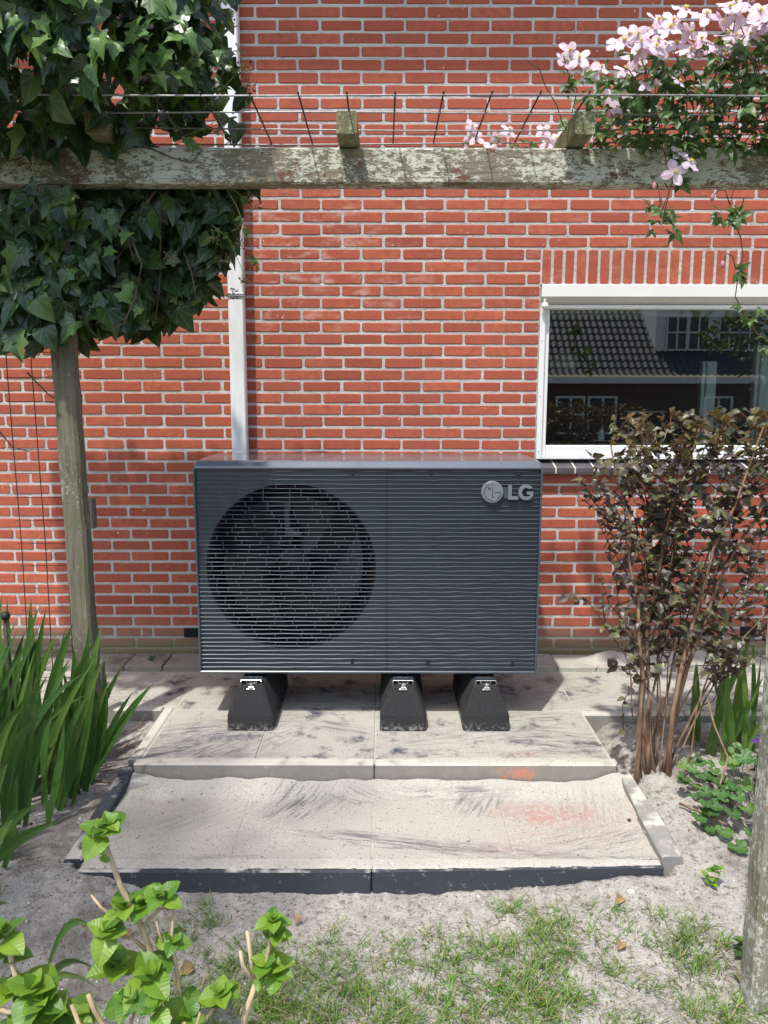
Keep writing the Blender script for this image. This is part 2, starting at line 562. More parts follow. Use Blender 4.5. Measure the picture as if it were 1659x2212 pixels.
M['pave_up'] = m_paving('sandy_paving_upper', TILE, SANDC, [
    (-0.85, 3.22, 0.24, 0.17, 0.6, 0.2, 1.0), (-0.92, 3.07, 0.14, 0.05, 0, 0, 0.9), (-0.63, 3.38, 0.25, 0.10, 0.3, 0.1, 0.8),
    (-0.2, 3.33, 0.22, 0.06, -0.35, -0.35, 0.8), (-0.55, 3.06, 0.16, 0.04, 0, 0, 0.7),
    (0.76, 3.20, 0.20, 0.14, -0.4, -0.2, 0.95), (0.25, 3.08, 0.22, 0.04, 0.05, 0.05, 0.8), (0.2, 3.2, 0.14, 0.09, 0.4, 0.2, 0.5),
    (0.68, 3.45, 0.28, 0.06, 0, 0.05, 0.8), (-0.3, 3.75, 0.7, 0.2, 0, 0.1, 0.45), (0.8, 3.8, 0.3, 0.2, 0, 0.4, 0.5), (-0.72, 3.2, 0.3, 0.22, 0.4, 0.9, 0.8), (0.55, 3.3, 0.4, 0.1, 0.1, 0.3, 0.55)],
    0.50, smear=((0.59, 3.06, 0.085, 0.03, 0, (0.24, 0.16, 0.10), 0.85), (-0.55, 3.7, 0.16, 0.07, 0.3, (0.36, 0.21, 0.15), 0.5), (0.85, 3.9, 0.15, 0.05, 0.3, (0.30, 0.25, 0.20), 0.5)))


def m_kerb(name, ca, cb, sandy):
    t = NT(name)
    c = t.mix(t.noise(25, detail=6, rough=0.7), ca, cb)
    nz = t.sep(t.new('NewGeometry').outputs['Normal'])[2]
    c = t.mix(t.math('MULTIPLY', t.rng(nz, 0.4, 0.8), t.rng(t.noise(9, detail=4), 0.62 - sandy * 0.5, 0.72 - sandy * 0.3)), c, SANDC)
    c = t.mix(t.math('MULTIPLY', t.rng(t.noise(38, detail=4, rough=0.7), 0.60, 0.70), 0.35), c, SANDC)
    x, y, z = t.sep(t.pos())
    # orange marking spray on one kerb
    w = t.math('MULTIPLY', t.rng(t.math('ABSOLUTE', t.math('SUBTRACT', x, 0.545)), 0.10, 0.05), t.rng(t.math('ABSOLUTE', t.math('SUBTRACT', y, 2.975)), 0.04, 0.0))
    w = t.math('MULTIPLY', w, t.rng(t.noise(34, detail=4), 0.40, 0.58))
    w = t.math('MULTIPLY', w, t.rng(z, -0.008, -0.025))
    c = t.mix(t.math('MULTIPLY', w, 0.6), c, (0.66, 0.22, 0.11))
    t.bump(t.noise(150, detail=5, rough=0.7), 0.4, 0.004)
    return t.fin(c, 0.92, spec=0.25)


M['kerb'] = m_kerb('grey_kerb', (0.20, 0.19, 0.165), (0.31, 0.29, 0.25), 0.75)
M['kerb_bare'] = m_kerb('grey_kerb_bare', (0.19, 0.185, 0.17), (0.30, 0.29, 0.26), 0.3)
M['kerb_dark'] = m_kerb('dark_kerb', (0.040, 0.045, 0.056), (0.058, 0.062, 0.074), 0.25)
M['paver'] = m_paving('mossy_paver', (0.13, 0.12, 0.09), (0.36, 0.335, 0.285), [], 0.52)
M['paver_dark'] = m_paving('dark_edge_paver', (0.075, 0.075, 0.08), SANDC, [], 0.42)


def m_sand():
    t = NT('loose_sand')
    c = t.mix(t.rng(t.noise(150, detail=6, rough=0.8), 0.32, 0.66), tuple(x * 0.62 for x in SANDC), tuple(x * 1.12 for x in SANDC))
    c = t.mix(t.rng(t.noise(6, detail=4), 0.4, 0.7), c, tuple(x * 0.85 for x in SANDC))
    c = t.mix(t.rng(t.noise(75, detail=2), 0.68, 0.73), c, (0.12, 0.10, 0.085))
    t.bump(t.math('ADD', t.noise(150, detail=6, rough=0.75), t.noise(40, detail=2)), 0.6, 0.006)
    return t.fin(c, 0.96, spec=0.15)


M['sand'] = m_sand()

# ================================================================== GROUND
def sm(a, b, x):
    t = np.clip((x - a) / (b - a), 0, 1)
    return t * t * (3 - 2 * t)


def vnoise(x, y, seed=0):
    """smooth value noise on arrays"""
    xi = np.floor(x).astype(int); yi = np.floor(y).astype(int)
    xf = x - xi; yf = y - yi
    u = xf * xf * (3 - 2 * xf); v = yf * yf * (3 - 2 * yf)

    def h(a, b):
        n = (a * 374761393 + b * 668265263 + seed * 974711) & 0x7fffffff
        n = ((n ^ (n >> 13)) * 1274126177) & 0x7fffffff
        return ((n ^ (n >> 16)) & 0xffff) / 65535.0
    return (h(xi, yi) * (1 - u) + h(xi + 1, yi) * u) * (1 - v) + (h(xi, yi + 1) * (1 - u) + h(xi + 1, yi + 1) * u) * v


def fbm(x, y, s, o=4, seed=0):
    r = 0; a = 1.0; tot = 0
    for k in range(o):
        r = r + a * vnoise(x * s, y * s, seed + k); tot += a
        a *= 0.5; s *= 2.1
    return r / tot - 0.5


def gz(x, y, rough=True):
    x = np.asarray(x, float); y = np.asarray(y, float)
    front = -0.180 - 0.05 * sm(2.3, 1.3, y)
    front = front + 0.075 * sm(-0.72, -1.06, x) * sm(2.0, 2.36, y) + 0.060 * sm(0.25, 1.0, x) * sm(1.9, 2.36, y)
    left = -0.085 + 0.03 * sm(2.9, 3.5, y)
    right = -0.085 + 0.05 * sm(2.5, 3.0, y)
    z = front
    z = z + (left - front) * sm(-1.0, -1.12, x) * sm(2.25, 2.60, y)
    z = z + (right - front) * sm(0.95, 1.10, x) * sm(2.15, 2.60, y)
    if rough:
        near = sm(0.9, 1.4, y) * sm(4.6, 3.9, y)
        z = z + near * (0.022 * fbm(x, y, 5.0, 3, 3) + 0.020 * fbm(x, y, 22.0, 4, 9) + 0.010 * fbm(x, y, 70.0, 2, 5))
    under = (x > -1.065) & (x < 1.0) & (y > 2.425) | ((y > 3.52) & (x < -1.0)) | ((y > 3.49) & (x > 0.95))
    return np.where(under, -0.26, z)


def axis(a0, a1, step, lo, hi):
    mid = list(np.arange(a0, a1 + step / 2, step))
    l = []; d = step; p = a0
    while p > lo:
        d *= 1.5; p -= d; l.append(max(p, lo))
    h = []; d = step; p = mid[-1]
    while p < hi:
        d *= 1.5; p += d; h.append(min(p, hi))
    return np.array(sorted(set(l)) + mid + h)


gx = axis(-1.95, 1.95, 0.014, -60, 60)
gy = axis(1.45, 3.60, 0.014, -60, 60)
GX, GY = np.meshgrid(gx, gy)
GZ = gz(GX, GY)
nx, ny = len(gx), len(gy)
me = bpy.data.meshes.new('ground')
idx = np.arange(nx * ny).reshape(ny, nx)
fq = np.stack([idx[:-1, :-1], idx[:-1, 1:], idx[1:, 1:], idx[1:, :-1]], -1).reshape(-1, 4)
me.from_pydata(np.stack([GX, GY, GZ], -1).reshape(-1, 3).tolist(), [], fq.tolist())
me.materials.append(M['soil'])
me.polygons.foreach_set('use_smooth', [True] * len(me.polygons))
ground = tag(link('ground', me, (0, 0, 0)), kind='structure')

# ================================================================== PAVED TERRACE
terrace = MB().box(-2.4, 2.6, 3.56, 4.27, -0.24, -0.0042).box(-1.03, 0.955, 3.01, 3.559, -0.24, -0.0044).box(-1.04, 0.965, 2.455, 3.009, -0.24, -0.1040).build('paved_terrace', M['sand'])
tag(terrace, kind='structure')


def slab(name, x0, x1, y0, y1, z0, z1, mat, b=0.004, M_=None):
    return MB().bbox(x0, x1, y0, y1, z0, z1, b, 0, M_).build(name, mat, terrace)


g = 0.0022
# lower step: four large tiles between the kerbs
for i, x in enumerate((-1.03, -0.535, -0.040, 0.462)):
    x1 = (-0.535, -0.040, 0.462, 0.958)[i]
    slab('paving_tile', x + g, x1 - g, 2.462, 2.968, -0.160, -0.1005 + U(-0.0012, 0.0012), M['pave_low'])
# upper level: first row of four tiles and the path along the wall
for i, x in enumerate((-1.008, -0.535, -0.038, 0.452)):
    x1 = (-0.535, -0.038, 0.452, 0.943)[i]
    slab('paving_tile', x + g, x1 - g, 3.026, 3.522, -0.06, U(-0.0015, 0.0015), M['pave_up'])
px = [-2.40, -2.0, -1.5, -1.012, -0.535, -0.036, 0.445, 0.930, 1.43, 1.93, 2.43]
for a, b_ in zip(px[:-1], px[1:]):
    y0 = 3.530 if -1.1 < a < 0.9 else (3.575 if a < 0 else 3.535)
    slab('paving_tile', a + g, b_ - g, y0, 4.035, -0.06, U(-0.002, 0.001), M['pave_up'])
# kerbs
slab('kerb_stone', -1.044, -0.0425, 2.400, 2.456, -0.27, -0.098, M['kerb_dark'], 0.005)
mm = Matrix.Translation((-0.038, 2.402, 0)) @ Matrix.Rotation(R(1.6), 4, 'Z') @ Matrix.Translation((0.038, -2.402, 0))
slab('kerb_stone', -0.038, 0.966, 2.404, 2.452, -0.27, -0.099, M['kerb_dark'], 0.005, mm)
slab('kerb_stone', -1.032, -0.0395, 2.972, 3.023, -0.2, 0.0005, M['kerb'], 0.005)
slab('kerb_stone', -0.0365, 0.962, 2.974, 3.023, -0.2, -0.0015, M['kerb'], 0.005)


def slope_kerb(x0, x1, x2, x3, y0, y1, z0, z1, mat, groove=False):
    """side kerb falling towards the camera; x0,x1 at the near end, x2,x3 at the far end"""
    b = 0.007
    m = MB()
    prof = [(0, -1), (0, -b), (b / (x1 - x0), 0), (1 - b / (x1 - x0), 0), (1, -b), (1, -1)]
    if groove: prof = [(0, -1), (0, -b), (0.12, 0), (0.36, 0), (0.42, -0.012), (0.58, -0.012), (0.64, 0), (0.88, 0), (1, -b), (1, -1)]
    vv = []
    for (a, c_, y, z) in ((x0, x1, y0, z0), (x2, x3, y1, z1)):
        for u, h in prof: vv.append((a + (c_ - a) * u, y, z + h if h > -0.5 else -0.25))
    n = len(prof)
    ff = [(i, i + 1, n + i + 1, n + i) for i in range(n - 1)] + [tuple(range(n - 1, -1, -1)), tuple(range(n, 2 * n))]
    return m.add(vv, ff).build('kerb_stone', mat, terrace)


slope_kerb(-1.105, -1.042, -1.080, -1.030, 2.445, 2.998, -0.083, -0.010, M['kerb_dark'])
slope_kerb(-1.062, -1.014, -1.066, -1.016, 3.003, 3.545, 0.002, 0.003, M['kerb'])
slope_kerb(0.962, 1.032, 0.970, 1.016, 2.700, 3.03, -0.052, -0.030, M['kerb_bare'])
slope_kerb(0.966, 1.040, 0.957, 1.037, 2.455, 2.696, -0.078, -0.046, M['kerb_bare'])
slab('kerb_stone', -2.2, -1.07, 3.522, 3.570, -0.2, 0.001, M['kerb'], 0.005)
slab('kerb_stone', 0.947, 1.44, 3.480, 3.530, -0.2, -0.003, M['kerb'], 0.005)
slab('kerb_stone', 1.444, 2.44, 3.482, 3.530, -0.2, -0.004, M['kerb'], 0.005)
# narrow pavers along the foot of the wall
x = -2.30
while x < 2.4:
    w = 0.212 + U(-0.003, 0.003)
    left = x < -0.2
    M_ = Matrix.Translation((x, 4.16, 0)) @ Matrix.Rotation(R(U(-1.2, 1.2)), 4, 'Z') @ Matrix.Rotation(R(U(-0.6, 0.6)), 4, 'X')
    MB().bbox(0, w, -0.105, 0.104, -0.05, 0.030 + U(-0.004, 0.004), 0.006, 0, M_).build('edge_paver', M['paver'] if left else M['paver_dark'], terrace)
    x += w + 0.005


def sheet(name, x0, x1, y0, y1, step, fz, mat, keep=None, **kw):
    xs = np.arange(x0, x1 + 1e-6, step); ys = np.arange(y0, y1 + 1e-6, step)
    X, Y = np.meshgrid(xs, ys); Z = fz(X, Y)
    id_ = np.arange(X.size).reshape(X.shape)
    q = np.stack([id_[:-1, :-1], id_[:-1, 1:], id_[1:, 1:], id_[1:, :-1]], -1).reshape(-1, 4)
    if keep is not None:
        k = keep(X, Y, Z).reshape(-1)
        q = q[k[q].any(1)]
    used = np.unique(q); remap = -np.ones(X.size, int); remap[used] = np.arange(len(used))
    me = bpy.data.meshes.new(name)
    me.from_pydata(np.stack([X, Y, Z], -1).reshape(-1, 3)[used].tolist(), [], remap[q].tolist())
    me.materials.append(mat)
    me.polygons.foreach_set('use_smooth', [True] * len(me.polygons))
    return tag(link(name, me, (0, 0, 0)), **kw)


# loose sand banked against the riser, over the front kerb and by the wall
def sand_low(x, y):
    bank = 0.050 * sm(2.86, 2.985, y) * (0.85 + 1.0 * fbm(x, y * 0.3, 6.0, 3, 21))
    lf = 0.028 * sm(-0.88, -1.05, x); rt = 0.035 * sm(0.80, 0.98, x)
    return -0.1030 + bank + lf * sm(2.45, 2.6, y) + rt * sm(2.5, 2.8, y) + 0.006 * fbm(x, y, 14, 4, 2) + 0.004 * fbm(x, y, 60, 2, 8)


sheet('sand_bank', -1.05, 0.985, 2.46, 2.970, 0.008, sand_low, M['pave_low'], lambda X, Y, Z: Z > -0.1035, label='pale loose sand banked up against the riser of the upper step', cat='sand', kind='stuff')


def sand_wall(x, y):
    return 0.012 + 0.075 * fbm(x, y, 7, 4, 31) + 0.05 * np.exp(-((x - 1.32) / 0.30) ** 2 - ((y - 4.19) / 0.09) ** 2) + 0.04 * np.exp(-((x - 1.75) / 0.2) ** 2 - ((y - 4.18) / 0.1) ** 2)


sheet('sand_heap', 0.90, 2.2, 4.055, 4.275, 0.010, sand_wall, M['sand'], lambda X, Y, Z: Z > 0.024, label='small heaps of pale sand along the foot of the wall right of the unit', cat='sand', kind='stuff')


def sand_front(x, y):
    return -0.0950 + 0.006 * fbm(x, y, 12, 4, 41) + 0.003 * fbm(x, y, 60, 2, 43) - 0.0025 * sm(2.425, 2.412, y - 0.028 * np.clip(x, 0, 1))


sheet('sand_film', -1.035, 0.96, 2.413, 2.47, 0.006, sand_front, M['sand'], lambda X, Y, Z: (Z > -0.1025) & (Y > 2.413 + 0.028 * np.clip(X, 0, 1)), label='thin film of sand over the top of the dark front kerb', cat='sand', kind='stuff')
sheet('sand_spill', -1.0, 0.97, 2.976, 3.035, 0.006, lambda x, y: -0.0005 + 0.011 * fbm(x, y, 11, 4, 51) + 0.003 * fbm(x, y, 70, 2, 53) - 0.005 * sm(3.0, 2.976, y), M['sand'], lambda X, Y, Z: Z > -0.003, label='thin sand lying over the grey kerb of the upper step', cat='sand', kind='stuff')

# ================================================================== BRICK HOUSE
WY = 4.28
BL = 0.2195                     # brick and joint
BRH = 0.0502                    # brick height
house = empty('brick_house', (0, WY, 0))
tag(house, 'red brick house wall with white window behind the heat pump', 'house')
WX0, WX1, WZ0, WZ1 = 0.842, 3.30, 1.098, 2.094           # window opening
# mortar: wall body round the opening
wb = MB()
wy0, wy1 = WY + 0.0030, WY + 0.11
wb.box(-9, WX0, wy0, wy1, -0.3, 5.40)
wb.box(WX0, WX1, wy0, wy1, -0.3, WZ0)
wb.box(WX0, WX1, wy0, wy1, WZ1, 5.40)
wb.box(WX1, 9, wy0, wy1, -0.3, 5.40)
wall = wb.build('wall', M['mortar'], house, origin=(0, WY, 0))

brick_tpl = {}


def brick_shape(l, h, seed):
    """a brick with rounded worn arrises: 10-point outline, chamfer, sides"""
    r_ = random.Random(seed)
    a, b = l / 2, h / 2
    c = 0.0058
    out = [(-a + c, -b), (-a * 0.3, -b), (a * 0.35, -b), (a - c, -b), (a, -b + c), (a, b - c), (a - c, b), (a * 0.25, b), (-a * 0.4, b), (-a + c, b), (-a, b - c), (-a, -b + c)]
    out = [(x + r_.uniform(-.0010, .0010), z + r_.uniform(-.0010, .0010)) for x, z in out]
    tl = r_.uniform(-.0006, .0006); tz = r_.uniform(-.0005, .0005)
    n = len(out)
    v = [(x * (1 - .0035 / a), tl * x / a + tz * z / b, z * (1 - .0035 / b)) for x, z in out]
    v += [(x, .0035, z) for x, z in out] + [(x, .03, z) for x, z in out]
    f = [tuple(range(n))]
    for k in range(2):
        for i in range(n):
            j = (i + 1) % n
            f.append((k * n + i, (k + 1) * n + i, (k + 1) * n + j, k * n + j))
    return v, f


BRICKS = []                                              # (x, z, l, h)
jr = random.Random(11)
for row in range(-40, 26):
    zc = 2.504 + row * (0.0636 if row < 0 else 0.0627)
    if zc > 3.98: break
    off = (0.2107 if row % 2 else 0.0999) + jr.uniform(-.006, .006)
    k = -14
    while True:
        xa = off + k * BL; xb = xa + BL
        k += 1
        if xa > 3.1: break
        if xb < -3.1: continue
        a, b_ = xa + 0.0058 + jr.uniform(-.002, .002), xb - 0.0058 + jr.uniform(-.002, .002)
        zz0, zz1 = zc - BRH / 2 + jr.uniform(-.001, .001), zc + BRH / 2 + jr.uniform(-.001, .001)
        # opening and soldier course cut the bond
        if WZ0 - 0.02 < zc < WZ1 + 0.185:
            if a > WX0 - 0.02 and a < WX1: continue
            if b_ > WX0 - 0.002 and a < WX1:
                b_ = WX0 - 0.003
                if b_ - a < 0.03: continue
        BRICKS.append(((a + b_) / 2, (zz0 + zz1) / 2 + jr.uniform(-.001, .001), b_ - a, zz1 - zz0))
xs = WX0 + 0.006
while xs < 3.0:
    w = 0.0485 + jr.uniform(-.0015, .0015)
    BRICKS.append((xs + w / 2, 2.1863 + jr.uniform(-.001, .001), w, 0.1745))
    xs += w + 0.0140


def hidden(x, z):
    if -0.80 < x < 0.66 and 0.18 < z < 1.17: return True
    if 2.40 < z < 2.82 and False: return True
    if x < -0.62 and 1.75 < z: return True
    if x > 1.05 and z < 1.15: return True
    if 2.55 < z < 2.70: return True
    if abs(x) > 2.1 or z > 3.45 or z < 0.02: return True
    return x > 0.9 and z > 2.9


vis = sorted([b for b in BRICKS if not hidden(b[0], b[1])], key=lambda b: -b[1] * 0.02 - min(b[2], 0.2) * max(b[3], 0.05) * 100)
single = set(id(b) for b in vis[:300])
brick_mesh = {}
rest = MB()
for q, b in enumerate(BRICKS):
    x, z, l, h = b
    key = (round(l / 0.004), round(h / 0.004), q % 7)
    if id(b) in single:
        if key not in brick_mesh:
            v, f = brick_shape(l, h, q)
            me = bpy.data.meshes.new('brick'); me.from_pydata(v, [], f); me.materials.append(M['brick'])
            bm = bmesh.new(); bm.from_mesh(me); bmesh.ops.recalc_face_normals(bm, faces=bm.faces); bm.to_mesh(me); bm.free()
            brick_mesh[key] = me
        link('brick', brick_mesh[key], (x, WY + jr.uniform(-.0007, .0007), z), wall, (0, jr.uniform(-.004, .004), 0))
    else:
        v, f = brick_shape(l, h, q)
        dy = WY + jr.uniform(-.0007, .0007)
        rest.add([(x + p[0], dy + p[1], z + p[2]) for p in v], f)
tag(rest.build('brick_field', M['brick'], wall), kind='stuff')

# air vents and weep holes
for x, z in ((-1.105, 0.148), (2.10, 0.161)):
    m = MB()
    m.box(x - 0.047, x + 0.047, WY - 0.003, WY + 0.02, z - 0.027, z + 0.027)
    for i in range(12):
        xx = x - 0.042 + i * 0.0077
        m.box(xx, xx + 0.003, WY - 0.007, WY - 0.0032, z - 0.022, z + 0.022)
    for zz in (z - 0.0265, z - 0.002, z + 0.0225):
        m.box(x - 0.046, x + 0.046, WY - 0.0085, WY - 0.0072, zz, zz + 0.004)
    m.build('air_vent', M['black'], house)
for x, z in ((-1.395, 0.148), (1.71, 0.161)):
    m = MB()
    for i in range(6):
        m.box(x - 0.006, x + 0.006, WY - 0.001, WY + 0.008, z - 0.025 + i * 0.009, z - 0.0205 + i * 0.009)
    m.build('weep_hole', M['zinc'], house)

# roof overhang above the picture: it shades the top of the wall
ev = MB()
ev.box(-9, 9, 3.40, WY + 0.1, 5.36, 5.44)
ev.box(-9, 9, 3.34, 3.396, 5.32, 5.52)
ev.build('eave', M['white'], house)
rf = MB()
rf.add([(-9, 3.30, 5.53), (9, 3.30, 5.53), (9, 8.5, 8.9), (-9, 8.5, 8.9), (-9, 3.30, 5.46), (9, 3.30, 5.46), (9, 8.5, 8.8), (-9, 8.5, 8.8)],
       [(0, 1, 2, 3), (7, 6, 5, 4), (0, 4, 5, 1), (1, 5, 6, 2), (2, 6, 7, 3), (3, 7, 4, 0)])
rf.build('roof', plain('dark_roof_tile', (0.035, 0.035, 0.04), 0.6), house)

# ------------------------------------------------------------------ window
win = empty('window', (WX0, WY, WZ0), house)
FY = WY + 0.012


def wpart(name, mat, *boxes, b=0.003):
    m = MB()
    for q in boxes: m.bbox(*q, b)
    return m.build(name, mat, win)


WE = 3.05
wpart('frame', M['white'],
      (WX0 + 0.003, WX0 + 0.037, FY, FY + 0.07, 1.150, 2.090),
      (WX0 + 0.038, WE, FY + 0.004, FY + 0.07, 1.150, 1.172),
      (WE, WE + 0.05, FY, FY + 0.07, 1.150, 2.09))
wpart('sash', M['white'],
      (WX0 + 0.038, WX0 + 0.062, FY + 0.020, FY + 0.068, 1.173, 1.985),
      (WX0 + 0.063, WE - 0.001, FY + 0.016, FY + 0.068, 1.1732, 1.226),
      (WX0 + 0.063, WE - 0.001, FY + 0.020, FY + 0.068, 1.968, 1.986))
wpart('shutter_box', M['white'], (WX0 + 0.006, WE, WY - 0.022, WY + 0.09, 2.026, 2.091))
sb = MB()
sb.add([(WX0 + 0.006, WY - 0.020, 2.0255), (WE, WY - 0.020, 2.0255), (WE, WY + 0.015, 1.992), (WX0 + 0.006, WY + 0.015, 1.992),
        (WX0 + 0.006, WY + 0.06, 2.0255), (WE, WY + 0.06, 2.0255), (WE, WY + 0.06, 1.992), (WX0 + 0.006, WY + 0.06, 1.992)],
       [(0, 1, 2, 3), (4, 7, 6, 5), (3, 2, 6, 7), (0, 3, 7, 4), (1, 5, 6, 2), (0, 4, 5, 1)])
sb.build('shutter_lip', M['cream'], win)
wpart('shutter_rail', M['white'], (WX0 + 0.040, WE - 0.002, WY + 0.006, WY + 0.03, 1.969, 1.989))
kn = MB()
kn.lathe([(0.0, -0.012), (0.016, -0.012), (0.019, -0.006), (0.019, 0.006), (0.0, 0.008)], (WX0 + 0.024, WY - 0.012, 1.982), 16, 'Y')
kn.tube([(WX0 + 0.022, WY - 0.01, 1.995), (WX0 + 0.021, WY - 0.01, 2.015), (WX0 + 0.021, WY, 2.024)], 0.008, 8)
kn.build('crank_eye', M['white'], win, smooth=True)
for z in (1.195, 1.50, 1.80):
    MB().lathe([(0.0, -0.002), (0.004, -0.002), (0.005, 0.001)], (WX0 + 0.019, FY, z), 10, 'Y').build('screw_cap', M['cream'], win)


def m_glass():
    t = NT('window_glass')
    tr = t.new('BsdfTransparent'); tr.inputs[0].default_value = (0.80, 0.88, 0.85, 1)
    gl = t.new('BsdfGlossy'); gl.inputs['Roughness'].default_value = 0.003; gl.inputs[0].default_value = (1, 1, 1, 1)
    fr = t.new('Fresnel'); fr.inputs['IOR'].default_value = 1.75
    mx = t.new('MixShader')
    t.set(mx.inputs[0], t.math('MULTIPLY', fr.outputs[0], 2.5, clamp=True))
    t.t.links.new(tr.outputs[0], mx.inputs[1]); t.t.links.new(gl.outputs[0], mx.inputs[2])
    t.t.links.new(mx.outputs[0], t.n['Material Output'].inputs[0])
    return t.mat


M['glass'] = m_glass()
MB().add([(WX0 + 0.060, FY + 0.050, 1.222), (WE - 0.001, FY + 0.050, 1.222), (WE - 0.001, FY + 0.050, 1.970), (WX0 + 0.060, FY + 0.050, 1.970)], [(0, 1, 2, 3)]).build('pane', M['glass'], win)
sx = WX0 + 0.004
i = 0
while sx < 2.9:
    w = 0.098
    m = MB()
    p = [(sx, WY - 0.052, 1.106), (sx + w, WY - 0.052, 1.106), (sx + w, WY + 0.09, 1.143), (sx, WY + 0.09, 1.143)]
    m.add([(a, b_, c_) for a, b_, c_ in p] + [(a, b_, c_ - 0.022) for a, b_, c_ in p],
          [(0, 1, 2, 3), (7, 6, 5, 4), (0, 4, 5, 1), (1, 5, 6, 2), (2, 6, 7, 3), (3, 7, 4, 0)])
    m.build('sill_tile', M['sill'], win)
    m = MB()
    p = [(sx + w + 0.0004, WY - 0.054, 1.1075), (sx + w + 0.0076, WY - 0.054, 1.1075), (sx + w + 0.0076, WY + 0.088, 1.1445), (sx + w + 0.0004, WY + 0.088, 1.1445)]
    m.add([(a, b_, c_) for a, b_, c_ in p] + [(a, b_, c_ - 0.03) for a, b_, c_ in p],
          [(0, 1, 2, 3), (7, 6, 5, 4), (0, 4, 5, 1), (1, 5, 6, 2), (2, 6, 7, 3), (3, 7, 4, 0)])
    m.build('sill_joint', M['joint'], win)
    sx += w + 0.008

# ------------------------------------------------------------------ room behind the glass
room = MB()
room.box(-0.5, 5.2, 7.6, 7.7, 0, 2.6)
room.box(-0.6, -0.5, 4.40, 7.7, 0, 2.6)
room.box(-0.6, 5.2, 4.40, 7.7, -0.02, 0.0)
room.box(-0.6, 5.2, 4.40, 7.7, 2.6, 2.65)
room.build('room', M['screen'], house)
MB().bbox(0.86, 3.1, 4.41, 4.60, 1.19, 1.222, 0.004).build('inner_sill', plain('inner_sill_stone', (0.20, 0.20, 0.19), 0.3), house)
MB().bbox(0.91, 3.0, 4.44, 4.465, 1.945, 1.972, 0.004).bbox(0.91, 3.0, 4.440, 4.446, 1.972, 2.02, 0.002).build('blind', M['white'], house)
# glazed inner partition with a printed panel
part = empty('glazed_partition', (2.2, 4.8, 0), house)
mint = plain('pale_lacquer', (0.80, 0.86, 0.84), 0.35, var=0.02)
for x0, x1, y, z1 in ((1.975, 2.035, 4.78, 1.712), (1.945, 1.967, 4.78, 1.712), (2.245, 2.315, 4.66, 1.80), (2.215, 2.237, 4.66, 1.80)):
    MB().bbox(x0, x1, y, y + .05, 0.0, z1, 0.004).build('jamb', mint, part)
MB().bbox(2.345, 2.75, 4.62, 4.635, 0.9, 1.60, 0.003).build('panel', mint, part)


def text_mesh(s, size):
    cu = bpy.data.curves.new('txt', 'FONT'); cu.body = s; cu.size = size
    o = bpy.data.objects.new('txt', cu); C.objects.link(o)
    dg = bpy.context.evaluated_depsgraph_get()
    me = bpy.data.meshes.new_from_object(o.evaluated_get(dg))
    bpy.data.objects.remove(o); bpy.data.curves.remove(cu)
    return me


tm = text_mesh('DE', 0.10)
tm.materials.append(M['black'])
link('lettering', tm, (2.362, 4.617, 1.365), part, (R(90), 0, 0))
lamp = MB()
lamp.lathe([(0.0, 0.10), (0.03, 0.098), (0.07, 0.075), (0.095, 0.03), (0.10, -0.02), (0.098, -0.02), (0.09, 0.028), (0.03, 0.09)], (1.22, 5.4, 1.70), 28)
lamp.tube([(1.22, 5.4, 1.80), (1.22, 5.4, 2.6)], 0.003, 6)
tag(lamp.build('pendant_lamp', M['cream'], smooth=True), 'pale dome pendant lamp hanging in the dark room behind the glass', 'lamp')
vz = MB().lathe([(0.0, 0.0), (0.016, 0.0), (0.018, 0.03), (0.014, 0.07), (0.012, 0.085), (0.009, 0.085)], (1.283, 4.56, 1.222), 18)
tag(vz.build('vase', M['white'], smooth=True), 'small white vase on the inner window sill', 'vase')
bw = MB().lathe([(0.0, 0.0), (0.04, 0.0), (0.075, 0.022), (0.08, 0.03), (0.072, 0.024), (0.0, 0.006)], (1.262, 4.5, 1.222), 22)
tag(bw.build('bowl', M['zinc'], smooth=True), 'shallow glass bowl on the inner window sill before the vase', 'bowl')
tag(MB().bbox(1.68, 1.96, 5.38, 5.42, 1.388, 1.398, 0.003).bbox(1.70, 1.71, 5.385, 5.415, 0.9, 1.387, 0.002).bbox(1.93, 1.94, 5.385, 5.415, 0.9, 1.387, 0.002).build('lamp_rail', M['white']), 'thin white horizontal rail seen in the dark room', 'rail')

# ------------------------------------------------------------------ downpipe
dp = empty('downpipe', (-0.785, 4.22, 1.0))
tag(dp, 'white rain pipe running down the brick wall behind the ivy', 'pipe')
pm = NT('white_pipe')
c = pm.mix(pm.rng(pm.noise(6, vec=pm.mapping(pm.pos(), (6, 6, 0.8)), detail=5), 0.4, 0.7), (0.86, 0.87, 0.87), (0.76, 0.77, 0.76))
M['pipe'] = pm.fin(c, 0.4)
pp = MB(); vv = []; ff = []
sq_ = [(-.041, -.026), (-.035, -.034), (.035, -.034), (.041, -.026), (.041, .026), (.035, .034), (-.035, .034), (-.041, .026)]
pl_ = [(-0.790, 0.06), (-0.787, 2.0), (-0.776, 5.30)]
for x, z in pl_: vv += [(x + a_, 4.222 + b_, z) for a_, b_ in sq_]
for i in range(len(pl_) - 1):
    for k in range(8): ff.append((i * 8 + k, i * 8 + (k + 1) % 8, i * 8 + 8 + (k + 1) % 8, i * 8 + 8 + k))
pp.add(vv, ff).build('pipe', M['pipe'], dp)
for z in (2.025, 3.6):
    m = MB()
    for zz in (z - .010, z + .004):
        m.bbox(-0.832, -0.742, 4.182, 4.270, zz, zz + .006, 0.0015)
    m.bbox(-0.797, -0.777, 4.271, 4.285, z - 0.01, z + 0.01, 0.002).build('pipe_clamp', M['zinc'], dp)

